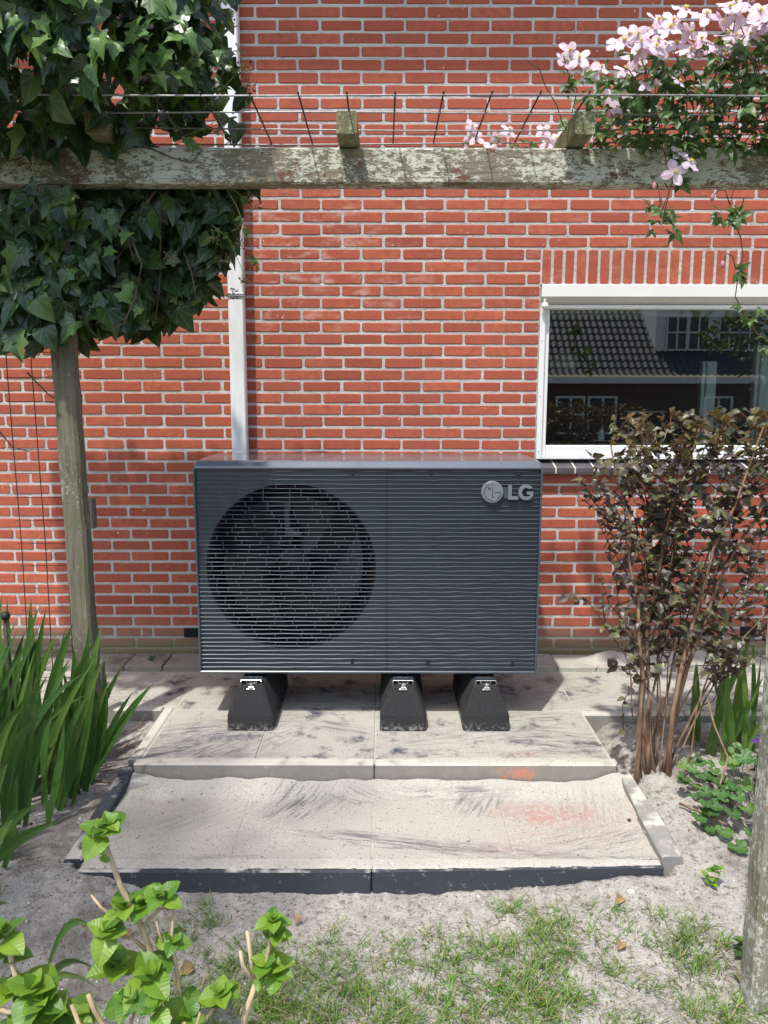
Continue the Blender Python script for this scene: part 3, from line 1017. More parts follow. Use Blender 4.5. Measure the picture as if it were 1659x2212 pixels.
# ================================================================== HEAT PUMP
UX0, UX1, UY0, UY1, UZ0, UZ1 = -0.856, 0.711, 3.420, 3.915, 0.222, 1.212
hp = empty('heat_pump', ((UX0 + UX1) / 2, 3.67, UZ0))
hp.rotation_euler = (0, 0, 0)
tag(hp, 'dark slate grey heat pump outdoor unit with slatted front on rubber feet', 'heat pump')
PY = 3.4385                                              # front panel plane behind the slats
# casing: shell of top, sides, back and floor with a sloping front lip on top
sh = MB()
r_ = 0.012
prof = [(UY0 + 0.004, 1.176), (UY0 + 0.001, 1.182), (UY0 + 0.003, 1.187), (UY0 + 0.024, 1.207), (UY0 + 0.034, UZ1), (UY1 - r_, UZ1), (UY1, UZ1 - r_), (UY1, UZ0 + 0.01)]
cx = 0.016
cols = [(UX0, -0.022), (UX0 + 0.004, -0.009), (UX0 + cx, 0.0), (UX1 - cx, 0.0), (UX1 - 0.004, -0.009), (UX1, -0.022)]
vv = []
for x, dz in cols:
    for (y, z) in prof: vv.append((x, y, z + (dz if z > 1.18 else 0)))
n = len(prof)
ff = [(i * n + k, (i + 1) * n + k, (i + 1) * n + k + 1, i * n + k + 1) for i in range(len(cols) - 1) for k in range(n - 1)]
sh.add(vv, ff)
top = sh.build('top_cover', M['unit_top_lit'], hp)
for x0, x1 in ((UX0 + 0.0005, UX0 + 0.010), (UX1 - 0.010, UX1 - 0.0005)):
    MB().bbox(x0, x1, UY0 + 0.001, UY1 - 0.004, UZ0 + 0.012, 1.188, 0.003).build('side_panel', M['unit'], hp)
MB().bbox(UX0 + 0.002, UX1 - 0.002, UY0 + 0.002, UY1 - 0.004, UZ0, UZ0 + 0.0115, 0.003).build('base_tray', M['unit'], hp)
MB().bbox(UX0 + 0.0105, UX1 - 0.0105, UY1 - 0.012, UY1 - 0.005, UZ0 + 0.013, 1.186, 0.002).build('rear_panel', M['unit'], hp)
# front panel with the round fan opening
FCX, FCZ, FR = -0.424, 0.722, 0.388
fp = MB()
x0, x1, z0, z1 = UX0 + 0.0105, UX1 - 0.0105, UZ0 + 0.012, 1.181
N = 96
ring = [(FCX + FR * math.cos(2 * math.pi * k / N), FCZ + FR * math.sin(2 * math.pi * k / N)) for k in range(N)]
sq = []
for k in range(N):
    t = 2 * math.pi * k / N
    dx, dz = math.cos(t), math.sin(t)
    s = min(((0.0125 - FCX) / dx) if dx > 1e-6 else ((x0 - FCX) / dx if dx < -1e-6 else 1e9), ((z1 - FCZ) / dz) if dz > 1e-6 else ((z0 - FCZ) / dz if dz < -1e-6 else 1e9))
    sq.append((FCX + dx * s, FCZ + dz * s))
vv = [(x, PY, z) for x, z in ring] + [(x, PY, z) for x, z in sq]
ff = [(k, (k + 1) % N, N + (k + 1) % N, N + k) for k in range(N)]
fp.add(vv, ff)
# fill the four corners left by the ray construction
for (xc, zc) in ((x0, z0), (0.0125, z0), (0.0125, z1), (x0, z1)):
    best = sorted(range(N), key=lambda k: (sq[k][0] - xc) ** 2 + (sq[k][1] - zc) ** 2)
    ed = [k for k in range(N) if (abs(sq[k][0] - xc) < 1e-6) != (abs(sq[(k + 1) % N][0] - xc) < 1e-6) and abs(sq[k][0] - xc) < 0.08 and abs(sq[k][1] - zc) < 0.08]
    for k in ed[:1]:
        j = (k + 1) % N
        fp.add([(sq[k][0], PY, sq[k][1]), (xc, PY, zc), (sq[j][0], PY, sq[j][1])], [(0, 1, 2)])
fp.build('fan_panel', M['unit'], hp)
MB().bbox(0.0150, x1, PY, PY + 0.006, z0, z1, 0.0012).build('right_panel', M['unit'], hp)
# fan housing
mo = MB().lathe([(FR, PY - 0.0002), (FR - 0.006, PY + 0.003), (FR - 0.016, PY + 0.012), (FR - 0.028, PY + 0.04), (FR - 0.034, PY + 0.09), (FR - 0.034, PY + 0.22)], (FCX, 0, FCZ), 72, 'Y')
mo.build('bell_mouth', M['black'], hp, smooth=True)
MB().lathe([(0.0, PY + 0.24), (FR, PY + 0.24)], (FCX, 0, FCZ), 48, 'Y').build('condenser_back', M['black'], hp)
fan = empty('fan', (FCX, PY + 0.11, FCZ), hp)
dkg = plain('fan_plastic', (0.006, 0.0065, 0.007), 0.32)
MB().lathe([(0.0, -0.045), (0.035, -0.043), (0.040, -0.036), (0.075, -0.03), (0.085, -0.02), (0.085, 0.05)], (FCX, PY + 0.11, FCZ), 32, 'Y').build('hub', dkg, fan, smooth=True)
for k in range(3):
    a0 = R(-55 + 120 * k)
    m = MB(); vv = []; ff = []
    na, nr = 10, 6
    for i in range(na):
        for j in range(nr):
            u = i / (na - 1); w = j / (nr - 1)
            rr = 0.08 + w * (FR - 0.062 - 0.08)
            a = a0 + (u - 0.5) * R(58 + 34 * w) + w * R(34)
            vv.append((FCX + rr * math.cos(a), PY + 0.11 + (u - 0.5) * 0.10 * (1 - 0.3 * w) - 0.02 * math.sin(u * math.pi), FCZ + rr * math.sin(a)))
    for i in range(na - 1):
        for j in range(nr - 1): ff.append((i * nr + j, (i + 1) * nr + j, (i + 1) * nr + j + 1, i * nr + j + 1))
    m.add(vv, ff).build('blade', dkg, fan, smooth=True)
br = MB().bbox(-0.458, -0.436, 3.50, 3.512, 0.852, 1.012, 0.003).bbox(-0.454, -0.449, 3.494, 3.4995, 0.855, 1.010, 0.001)
br.prism([(-0.4355, 0.853), (-0.385, 0.862), (-0.380, 0.878), (-0.41, 0.882), (-0.432, 0.898), (-0.4355, 0.90)], 3.501, 3.511)
br.build('motor_bracket', M['steel'], hp)
# slats: thin wavy fins across the whole front
NS = 47
zs = [UZ0 + 0.030 + i * (1.166 - UZ0 - 0.030) / (NS - 1) for i in range(NS)]
sx0, sx1 = UX0 + 0.0108, UX1 - 0.0108
for i, z in enumerate(zs):
    nseg = 84
    vv = []; ff = []
    ph = i * 1.9
    for k in range(nseg + 1):
        x = sx0 + (sx1 - sx0) * k / nseg
        amp = 0.0013 * (0.15 + 0.70 * sm(-0.15, 0.25, x)) * (0.5 + 0.5 * sm(0.95, 0.45, z))
        amp = max(amp, 0.0004 * math.exp(-(((x - FCX) / 0.35) ** 2)))
        dz = amp * math.sin(x * 2 * math.pi / 0.15 + ph * 0.55) + 0.0008 * math.sin(x * 17 + ph)
        yf = 3.4285 + 0.0010 * math.sin(x * 2 * math.pi / 0.21 + ph)
        th = 0.0011
        vv += [(x, PY - 0.0004, z + 0.0022 + dz), (x, yf, z + th + dz), (x, yf - 0.0012, z + dz), (x, yf, z - th + dz), (x, PY - 0.0004, z - 0.0024 + dz)]
    for k in range(nseg):
        for j in range(4): ff.append((k * 5 + j, (k + 1) * 5 + j, (k + 1) * 5 + j + 1, k * 5 + j + 1))
    MB().add(vv, ff).build('slat', M['unit'], hp, smooth=False)
# staggered pins joining the slats over the fan
pins = MB()
pr_ = random.Random(5)
for i in range(NS - 1):
    zm = (zs[i] + zs[i + 1]) / 2
    hw = FR ** 2 - (zm - FCZ) ** 2
    if hw < 0.01: continue
    hw = math.sqrt(hw) - 0.012
    x = FCX - hw + pr_.uniform(0.01, 0.08)
    while x < FCX + hw:
        pins.bbox(x - 0.0014, x + 0.0014, 3.4278, PY - 0.0006, zs[i] + 0.001, zs[i + 1] - 0.001, 0.0004)
        x += pr_.choice((0.05, 0.085, 0.1, 0.12))
tag(pins.build('grille_pins', M['unit'], hp), kind='stuff')
for zz in (0.30, 0.50, 0.94):
    pass
MB().box(0.0130, 0.0146, 3.4262, 3.4272, UZ0 + 0.014, 1.180).build('panel_seam', M['black'], hp)
for x, z in ((-0.142, 1.157), (0.209, 1.156), (0.602, 1.153), (-0.146, 0.276), (0.206, 0.272), (0.599, 0.268)):
    MB().lathe([(0.0, -0.003), (0.008, -0.002), (0.0085, 0.012)], (x, 3.428, z), 14, 'Y').build('screw_hole', M['black'], hp)
# raised emblem: disc with engraved line face, and the two letters
lg = empty('emblem', (0.55, 3.412, 1.075), hp)
LY = 3.410
lm = plain('emblem_grey', (0.165, 0.185, 0.205), 0.42, var=0.03)
lo = MB().lathe([(0.0, 0.0), (0.0470, 0.0), (0.0492, 0.002), (0.0492, 0.016)], (0.4845, LY, 1.075), 48, 'Y')
lo.build('disc', lm, lg, smooth=False)
en = MB()
gy = LY - 0.0003
arc = [(0.4845 + 0.0375 * math.cos(t), gy, 1.075 + 0.0375 * math.sin(t)) for t in [R(88 + k * (360 - 88 - 2) / 40) for k in range(41)]]
en.tube(arc, 0.0017, 6)
en.tube([(0.4845 + 0.0375, gy, 1.0745), (0.4845 + 0.010, gy, 1.0745)], 0.0017, 6)
en.tube([(0.4845, gy, 1.096), (0.4845, gy, 1.0535), (0.4955, gy, 1.0535)], 0.0017, 6)
en.lathe([(0.0, -0.0006), (0.0055, -0.0006), (0.0055, 0.001)], (0.4695, LY, 1.091), 16, 'Y')
en.build('engraving', M['unit'], lg)
L = [(0.5555, 1.1055), (0.5555, 1.041), (0.6000, 1.041), (0.6000, 1.0545), (0.5710, 1.0545), (0.5710, 1.1055)]
MB().prism(L, LY, LY + 0.016).build('letter', lm, lg)
G = []
gcx, gcz = 0.6360, 1.0735
for k in range(25):
    t = R(38 + k * (360 - 38 - 26) / 24)
    G.append((gcx + 0.0345 * math.cos(t), gcz + 0.0345 * math.sin(t)))
G.append((gcx + 0.0305, gcz - 0.016)); G.append((gcx + 0.0305, gcz + 0.0035)); G.append((gcx + 0.002, gcz + 0.0035)); G.append((gcx + 0.002, gcz - 0.0085)); G.append((gcx + 0.016, gcz - 0.0085)); G.append((gcx + 0.016, gcz - 0.0155))
for k in range(20):
    t = R(306 - k * (306 - 46) / 19)
    G.append((gcx + 0.0190 * math.cos(t) - 0.0005, gcz + 0.0205 * math.sin(t)))
MB().prism(G, LY, LY + 0.016).build('letter', lm, lg)
MB().box(0.5345, 0.5550, LY + 0.012, LY + 0.0165, 1.045, 1.095).box(0.601, 0.612, LY + 0.012, LY + 0.0165, 1.045, 1.09).build('emblem_base', M['unit'], lg)

# ------------------------------------------------------------------ rubber feet
for cxf, lab in ((-0.605, 'black rubber granulate foot under the left end of the heat pump, below the fan'),
                 (0.088, 'middle one of the three black rubber feet, just right of the panel seam'),
                 (0.466, 'black rubber foot under the right end, nearest the purple shrub')):
    ft = empty('rubber_foot', (cxf, 3.57, 0))
    tag(ft, lab, 'rubber foot', 'rubber feet under the heat pump')
    sec = [(0.0, 0.106, 3.290, 3.850), (0.014, 0.106, 3.290, 3.850), (0.0145, 0.1035, 3.293, 3.847), (0.070, 0.1025, 3.296, 3.844), (0.085, 0.098, 3.302, 3.838), (0.186, 0.058, 3.345, 3.795), (0.194, 0.051, 3.352, 3.788), (0.1955, 0.046, 3.358, 3.782)]
    vv = []; ff = []
    for z, w, a, b_ in sec:
        c_ = 0.010
        vv += [(cxf - w + c_, a, z), (cxf + w - c_, a, z), (cxf + w, a + c_, z), (cxf + w, b_ - c_, z), (cxf + w - c_, b_, z), (cxf - w + c_, b_, z), (cxf - w, b_ - c_, z), (cxf - w, a + c_, z)]
    for i in range(len(sec) - 1):
        for k in range(8): ff.append((i * 8 + k, i * 8 + (k + 1) % 8, (i + 1) * 8 + (k + 1) % 8, (i + 1) * 8 + k))
    ff.append(tuple(range(7, -1, -1))); ff.append(tuple((len(sec) - 1) * 8 + k for k in range(8)))
    MB().add(vv, ff).build('block', M['rubber'], ft)
    rl = MB()
    rl.bbox(cxf - 0.021, cxf + 0.021, 3.36, 3.78, 0.1958, 0.1985, 0.0005)
    rl.bbox(cxf - 0.024, cxf - 0.0212, 3.36, 3.78, 0.1958, 0.213, 0.0005)
    rl.bbox(cxf + 0.0212, cxf + 0.024, 3.36, 3.78, 0.1958, 0.213, 0.0005)
    rl.build('rail', M['zinc'], ft)
    bk = MB()
    bk.bbox(cxf - 0.046, cxf + 0.046, 3.352, 3.40, 0.2135, 0.2165, 0.0006)
    bk.bbox(cxf - 0.047, cxf - 0.0445, 3.348, 3.40, 0.196, 0.213, 0.0006)
    bk.bbox(cxf + 0.0445, cxf + 0.047, 3.348, 3.40, 0.196, 0.213, 0.0006)
    bk.build('bracket', M['zinc'], ft)
    bo = MB()
    bo.tube([(cxf + 0.002, 3.352, 0.200), (cxf + 0.002, 3.338, 0.200)], 0.010, 6)
    bo.tube([(cxf + 0.002, 3.345, 0.200), (cxf + 0.002, 3.330, 0.200)], 0.005, 8)
    bo.bbox(cxf - 0.018, cxf + 0.018, 3.334, 3.356, 0.175, 0.183, 0.0015)
    bo.bbox(cxf - 0.010, cxf + 0.014, 3.332, 3.354, 0.1835, 0.191, 0.0015)
    bo.build('bolt', M['zinc'], ft)

# ================================================================== PERGOLA
pg = empty('pergola', (-1.30, 3.25, -0.09))
tag(pg, 'weathered lichen covered wooden pergola with beam and short rafters', 'pergola')


def timber(name, x0, x1, y0, y1, z0, z1, mat, parent, axis, b=0.006, seg=14, wob=0.0025, M_=None, seed=0):
    """a sawn timber: chamfered section swept along an axis with slight unevenness"""
    rr = random.Random(seed)
    if axis == 'X': A, (u0, u1), (w0, w1) = (x0, x1), (y0, y1), (z0, z1)
    elif axis == 'Y': A, (u0, u1), (w0, w1) = (y0, y1), (x0, x1), (z0, z1)
    else: A, (u0, u1), (w0, w1) = (z0, z1), (x0, x1), (y0, y1)
    vv = []; ff = []
    for i in range(seg + 1):
        a = A[0] + (A[1] - A[0]) * i / seg
        e = [rr.uniform(-wob, wob) for _ in range(4)]
        U0, U1, W0, W1 = u0 + e[0], u1 + e[1], w0 + e[2], w1 + e[3]
        for (u, w) in ((U0 + b, W0), (U1 - b, W0), (U1, W0 + b), (U1, W1 - b), (U1 - b, W1), (U0 + b, W1), (U0, W1 - b), (U0, W0 + b)):
            p = {'X': (a, u, w), 'Y': (u, a, w), 'Z': (u, w, a)}[axis]
            vv.append(M_ @ Vector(p) if M_ is not None else p)
    for i in range(seg):
        for k in range(8): ff.append((i * 8 + k, i * 8 + (k + 1) % 8, (i + 1) * 8 + (k + 1) % 8, (i + 1) * 8 + k))
    ff.append(tuple(range(7, -1, -1))); ff.append(tuple(seg * 8 + k for k in range(8)))
    return MB().add(vv, ff).build(name, mat, parent)


timber('beam', -3.2, 3.0, 3.200, 3.290, 2.328, 2.464, M['beam'], pg, 'X', 0.007, 40, 0.0018, seed=1)
for i, x in enumerate((-1.08, -0.141, 0.748, 1.60)):
    timber('rafter', x - 0.038, x + 0.038, 3.048, 3.50, 2.467, 2.546, M['rafter'], pg, 'Y', 0.004, 6, 0.001, seed=20 + i)
ML = Matrix.Translation((-1.298, 3.25, 0)) @ Matrix.Rotation(R(-0.8), 4, 'Y') @ Matrix.Translation((1.298, -3.25, 0))
timber('post', -1.345, -1.257, 3.205, 3.293, -0.20, 2.324, M['post'], pg, 'Z', 0.012, 30, 0.0022, ML, seed=3)
pst = timber('wooden_post', 1.024, 1.116, 1.905, 1.995, -0.30, 2.75, M['post_pale'], None, 'Z', 0.013, 30, 0.002, seed=4)
tag(pst, 'pale weathered wooden post in the right foreground corner', 'post')

# wire mesh lying on the rafters
wm = empty('wire_mesh', (0, 3.2, 2.55))
tag(wm, 'rigid galvanised wire mesh panel lying on the rafters above the beam', 'wire mesh')
for i, y in enumerate((2.915, 3.090, 3.270, 3.446)):
    pts = [(x, y + 0.004 * math.sin(x * 1.7 + i), 2.553 + 0.004 * math.sin(x * 2.3 + i * 2)) for x in np.linspace(-1.75, 2.2, 22)]
    MB().tube(pts, 0.0033, 7).build('wire', M['wire'], wm, smooth=True)
k = 0
for x in np.arange(-1.69, 2.2, 0.1727):
    pts = [(x + 0.003 * math.sin(x * 3 + y), y, 2.5592 + 0.003 * math.sin(x * 2.3)) for y in (2.90, 3.09, 3.27, 3.46)]
    MB().tube(pts, 0.0033, 7).build('wire', M['wire_dark'], wm, smooth=True)  # same mesh, cross wires coloured darker: their backlit look put into the colour

# wire trellis behind the post
wt = empty('wire_trellis', (-1.54, 3.53, 0))
tag(wt, 'dark square wire trellis standing upright behind the left post', 'trellis')
for x in (-1.700, -1.588, -1.488, -1.383):
    MB().tube([(x, 3.53, 0.02), (x + 0.004, 3.535, 0.8), (x - 0.004, 3.53, 1.6), (x, 3.53, 2.30)], 0.0022, 6).build('wire', M['wire_dark'], wt)
z = 0.055
while z < 2.3:
    MB().tube([(-1.71, 3.5255, z + U(-.003, .003)), (-1.37, 3.5255, z + U(-.003, .003))], 0.0018, 6).build('wire', M['wire_dark'], wt)
    z += 0.109
for z0_, z1_ in ((0.895, 1.030), (0.112, 0.250)):
    timber('wood_block', -1.372, -1.330, 3.470, 3.520, z0_, z1_, M['block'], wt, 'Z', 0.004, 4, 0.001, seed=int(z0_ * 99))

# garden stake with a ball top
st = empty('garden_stake', (-1.50, 2.95, -0.08))
tag(st, 'thin dark metal garden stake with round ball top among sword leaves', 'stake')
MB().tube([(-1.508, 2.95, -0.1), (-1.502, 2.95, 0.3), (-1.500, 2.95, 0.625)], 0.0055, 8).build('rod', M['wire_dark'], st, smooth=True)
MB().ball((-1.4995, 2.95, 0.635), 0.0185, 0, 16, 10).build('ball', M['black'], st, smooth=True)
tw = plain('green_twine', (0.02, 0.30, 0.22), 0.6)
tpts = [(-1.505 + 0.022 * math.sin(k * 1.9) + 0.008 * math.sin(k * 4.3), 2.942 + 0.014 * math.cos(k * 1.9), 0.14 + 0.022 * math.sin(k * 0.9) + 0.004 * k / 3) for k in range(30)]
tpts += [(-1.50, 2.93, 0.10), (-1.50, 2.92, 0.02), (-1.47, 2.90, -0.02), (-1.42, 2.88, -0.01), (-1.39, 2.86, -0.03)]
tag(MB().tube(tpts, 0.0012, 5).build('green_twine', tw, smooth=True), 'loose green twine knotted round the ball topped stake', 'twine')

# ================================================================== LEAF TOOLS
def leaf_tpl(half, fold=0.12, droop=0.15, wav=0.02, seed=0, off=(0, 0), rot=0.0, size=1.0):
    """leaf blade from half an outline: (x, y, y on the midrib); base at 0, tip at y = 1"""
    r_ = random.Random(seed)
    V = []; F = []; UV = []
    n = len(half)
    for sgn in (1, -1):
        b = len(V)
        for (x, y, my) in half:
            for k in range(3):
                u = k / 2
                px_, py_ = sgn * x * u, my + (y - my) * u
                z = fold * abs(px_) - droop * py_ * py_ + wav * math.sin(py_ * 9 + sgn * 2 + seed) * (u ** 2) + r_.uniform(-wav, wav) * u
                V.append((px_, py_, z)); UV.append((px_, py_))
        for i in range(n - 1):
            for k in range(2):
                q = (b + i * 3 + k, b + i * 3 + k + 1, b + (i + 1) * 3 + k + 1, b + (i + 1) * 3 + k)
                F.append(q if sgn > 0 else q[::-1])
    V = np.array(V) * size; c_, s_ = math.cos(rot), math.sin(rot)
    V = np.stack([V[:, 0] * c_ - V[:, 1] * s_ + off[0], V[:, 0] * s_ + V[:, 1] * c_ + off[1], V[:, 2]], -1)
    return V, F, np.array(UV)


def join_tpl(*ts):
    V = []; F = []; UVs = []; b = 0
    for v, f, u in ts:
        V.append(v); UVs.append(u); F += [tuple(i + b for i in q) for q in f]; b += len(v)
    return np.concatenate(V), F, np.concatenate(UVs)


def polar_tpl(fr, n=30, cup=0.15, wav=0.03, seed=0):
    r_ = random.Random(seed)
    V = [(0, 0, 0)]; UV = [(0, 0)]; F = []
    for ring_, k in ((0.5, 0), (1.0, 1)):
        for i in range(n + 1):
            t = -math.pi * 0.92 + 2 * math.pi * 0.92 * i / n
            rr = fr(t) * ring_ if ring_ == 1.0 else 0.5 * (0.6 + 0.4 * fr(t))
            V.append((rr * math.sin(t) * 0.5, rr * math.cos(t) * 0.5 + 0.0, cup * rr * rr * 0.5 + wav * math.sin(t * 6 + seed) * ring_))
            UV.append((rr * math.sin(t) * 0.5, rr * math.cos(t) * 0.5))
    for i in range(n):
        F.append((0, 1 + i + 1, 1 + i))
        a = 1 + i; b = n + 2 + i
        F.append((a, a + 1, b + 1, b))
    return np.array(V), F, np.array(UV)


def frame(p, d, n, s):
    d = Vector(d).normalized(); n = Vector(n)
    n = n - d * n.dot(d)
    if n.length < 1e-3: n = d.orthogonal()
    n.normalize()
    x = d.cross(n)
    Mx = Matrix(((x.x, d.x, n.x, p[0]), (x.y, d.y, n.y, p[1]), (x.z, d.z, n.z, p[2]), (0, 0, 0, 1)))
    return Mx @ Matrix.Scale(s, 4)


def tpl_mesh(name, tpl, mats, mi=None):
    v, f, uv = tpl
    me = bpy.data.meshes.new(name)
    me.from_pydata([tuple(p) for p in v], [], f)
    l = me.uv_layers.new(name='UVMap')
    vi = np.zeros(len(me.loops), int); me.loops.foreach_get('vertex_index', vi)
    l.data.foreach_set('uv', uv[vi].reshape(-1))
    for m in mats: me.materials.append(m)
    if mi is not None: me.polygons.foreach_set('material_index', mi)
    me.polygons.foreach_set('use_smooth', [True] * len(me.polygons))
    return me


class Leaves:
    def __init__(s, name, tpls, mats, mi=None):
        s.name = name; s.t = tpls; s.mats = mats if isinstance(mats, (list, tuple)) else [mats]; s.mi = mi
        s.items = []

    def add(s, k, Mx, w=1.0): s.items.append((w, k % len(s.t), Mx))

    def finish(s, parent, nind=300, rest='foliage'):
        s.items.sort(key=lambda q: -q[0])
        ms = {}
        inv = Matrix.Translation(-WO[parent])
        for w, k, Mx in s.items[:nind]:
            if k not in ms: ms[k] = tpl_mesh(s.name, s.t[k], s.mats, s.mi)
            o = bpy.data.objects.new(s.name, ms[k]); C.objects.link(o)
            o.parent = parent
            o.matrix_local = inv @ Mx
        if len(s.items) > nind:
            VV = []; FF = []; UU = []; b = 0; mi = []
            for w, k, Mx in s.items[nind:]:
                v, f, uv = s.t[k]
                A = np.array(Mx)
                VV.append(v @ A[:3, :3].T + A[:3, 3] - np.array(WO[parent])); UU.append(uv)
                FF += [tuple(i + b for i in q) for q in f]; b += len(v)
                if s.mi is not None: mi += list(s.mi)
            me = tpl_mesh(rest, (np.concatenate(VV), FF, np.concatenate(UU)), s.mats, mi or None)
            tag(link(rest, me, WO[parent], parent), kind='stuff')


def rv(a): return Vector((U(-a, a), U(-a, a), U(-a, a)))


def curve(p0, p1, bend=(0, 0, 0), n=7, jit=0.0):
    p0, p1, b = Vector(p0), Vector(p1), Vector(bend)
    return [p0.lerp(p1, t) + b * (4 * t * (1 - t)) + rv(jit) * (1 if 0 < t < 1 else 0) for t in [i / (n - 1) for i in range(n)]]


def inter(tab, x):
    return float(np.interp(x, [a for a, _ in tab], [b for _, b in tab]))


# ------------------------------------------------------------------ leaf and stem materials
M['ivy'] = m_leaf('ivy_leaf', [(0, (0.016, 0.040, 0.016)), (0.45, (0.026, 0.062, 0.022)), (0.8, (0.045, 0.098, 0.026)), (0.93, (0.09, 0.16, 0.035)), (1, (0.17, 0.24, 0.045))], 0.16, 0.33, 'palm', (0.14, 0.22, 0.10))
M['ivy_new'] = m_leaf('ivy_young_leaf', [(0, (0.06, 0.15, 0.03)), (1, (0.14, 0.26, 0.05))], 0.3, 0.4, 'palm', (0.25, 0.36, 0.14))
M['clem'] = m_leaf('clematis_leaf', [(0, (0.035, 0.085, 0.018)), (0.5, (0.06, 0.13, 0.026)), (0.85, (0.10, 0.17, 0.035)), (1, (0.14, 0.11, 0.04))], 0.28, 0.42, 'pin', (0.14, 0.22, 0.07))
M['phys'] = m_leaf('purple_shrub_leaf', [(0, (0.050, 0.040, 0.038)), (0.35, (0.090, 0.074, 0.066)), (0.6, (0.115, 0.100, 0.070)), (0.75, (0.110, 0.118, 0.046)), (1, (0.14, 0.165, 0.048))], 0.15, 0.40, 'palm', (0.13, 0.11, 0.08), tint=(0.30, 0.14, 0.03))
M['phys_new'] = m_leaf('bronze_shoot_leaf', [(0, (0.09, 0.075, 0.035)), (0.5, (0.14, 0.13, 0.035)), (1, (0.16, 0.09, 0.05))], 0.3, 0.42, 'palm', (0.2, 0.16, 0.09), tint=(0.40, 0.22, 0.03))
M['sword'] = m_leaf('sword_leaf', [(0, (0.030, 0.095, 0.020)), (0.5, (0.065, 0.175, 0.030)), (0.85, (0.10, 0.225, 0.036)), (1, (0.16, 0.25, 0.05))], 0.26, 0.42, 'par', (0.13, 0.25, 0.06), edge=(0.22, 0.20, 0.07))
M['iris'] = m_leaf('iris_leaf', [(0, (0.07, 0.16, 0.03)), (1, (0.16, 0.28, 0.05))], 0.3, 0.4, 'par', (0.22, 0.34, 0.08))
M['hyd'] = m_leaf('hydrangea_leaf', [(0, (0.08, 0.20, 0.024)), (0.45, (0.16, 0.32, 0.030)), (1, (0.27, 0.43, 0.045))], 0.36, 0.40, 'pin', (0.26, 0.42, 0.09), edge=(0.25, 0.24, 0.06))
M['colu'] = m_leaf('columbine_leaf', [(0, (0.040, 0.115, 0.024)), (0.6, (0.075, 0.175, 0.036)), (0.88, (0.12, 0.23, 0.04)), (1, (0.22, 0.32, 0.04))], 0.26, 0.5, 'palm', (0.16, 0.27, 0.12))
M['grass'] = m_leaf('grass_blade', [(0, (0.075, 0.165, 0.022)), (0.5, (0.135, 0.265, 0.032)), (0.76, (0.20, 0.33, 0.05)), (0.78, (0.30, 0.25, 0.11)), (1, (0.42, 0.34, 0.20))], 0.25, 0.5)
M['dry'] = m_leaf('dry_leaf_brown', [(0, (0.20, 0.10, 0.05)), (0.5, (0.33, 0.21, 0.10)), (1, (0.45, 0.36, 0.22))], 0.15, 0.7, 'pin', (0.3, 0.2, 0.1), tint=(0.3, 0.15, 0.04))


def m_bark(name, a, b, st=(40, 40, 5)):
    t = NT(name)
    n_ = t.noise(1.0, vec=t.mapping(t.pos(), st), detail=6, rough=0.7)
    t.bump(n_, 0.7, 0.006)
    return t.fin(t.mix(t.rng(n_, 0.35, 0.65), a, b), 0.85, spec=0.25)


M['bark'] = m_bark('shrub_bark', (0.13, 0.062, 0.036), (0.34, 0.23, 0.15))
M['twig'] = m_bark('red_brown_twig', (0.085, 0.032, 0.024), (0.15, 0.065, 0.045))
M['vine'] = m_bark('vine_stem', (0.075, 0.052, 0.035), (0.15, 0.115, 0.075))
M['cane'] = m_bark('hydrangea_cane', (0.42, 0.30, 0.18), (0.58, 0.46, 0.30))
M['berry_stalk'] = plain('berry_stalk', (0.27, 0.245, 0.11), 0.7, var=0.3)
M['berry'] = plain('dark_berry', (0.012, 0.011, 0.016), 0.35)
M['petal'] = m_leaf('pale_pink_petal', [(0, (0.78, 0.57, 0.70)), (0.5, (0.86, 0.72, 0.80)), (1, (0.90, 0.85, 0.88))], 0.35, 0.5, None, tint=(0.80, 0.48, 0.62))
M['stamen'] = plain('yellow_stamen', (0.72, 0.60, 0.10), 0.6)
M['bud'] = plain('pink_bud', (0.42, 0.20, 0.22), 0.5, var=0.3)

IVY_A = [(.02, 0, 0), (.30, -.08, .02), (.47, .10, .14), (.44, .36, .38), (.26, .68, .68), (.012, 1, 1)]
IVY_L = [(.02, 0, 0), (.28, -.12, .02), (.50, .00, .10), (.38, .20, .22), (.50, .46, .38), (.27, .52, .54), (.14, .78, .78), (.01, 1, 1)]
ivy_t = [leaf_tpl(IVY_A, .22, .28, .03, 1), leaf_tpl(IVY_L, .16, .22, .03, 2), leaf_tpl(IVY_A, -.10, .35, .04, 3), leaf_tpl(IVY_A, .35, .12, .04, 4), leaf_tpl(IVY_L, .28, .34, .03, 5), leaf_tpl([(x * .8, y, m) for x, y, m in IVY_A], .15, .2, .04, 6)]
LFT = [(.01, 0, 0), (.20, .14, .15), (.29, .34, .34), (.25, .50, .50), (.20, .60, .62), (.10, .82, .82), (.008, 1, 1)]
clem_t = []
for k in range(4):
    q = random.Random(k)
    clem_t.append(join_tpl(leaf_tpl(LFT, .25, .3, .03, k, (0, .25), 0, .75), leaf_tpl(LFT, .2, .35, .03, k + 9, (.03, .15), -.95 - q.uniform(0, .3), .62), leaf_tpl(LFT, .2, .35, .03, k + 5, (-.03, .15), .95 + q.uniform(0, .3), .62)))
PH = [(.02, 0, 0), (.20, .02, .05), (.40, .16, .18), (.46, .38, .34), (.33, .42, .44), (.30, .60, .60), (.24, .78, .76), (.01, 1, 1)]
phys_t = [leaf_tpl(PH, .25, .25, .035, 1), leaf_tpl(PH, .4, .15, .04, 2), leaf_tpl(PH, -.1, .45, .04, 3), leaf_tpl([(x * .85, y, m) for x, y, m in PH], .3, .4, .05, 4)]
HY = [(.02, 0, 0), (.27, .08, .10), (.41, .24, .25), (.45, .42, .42), (.39, .62, .62), (.22, .84, .84), (.01, 1, 1)]
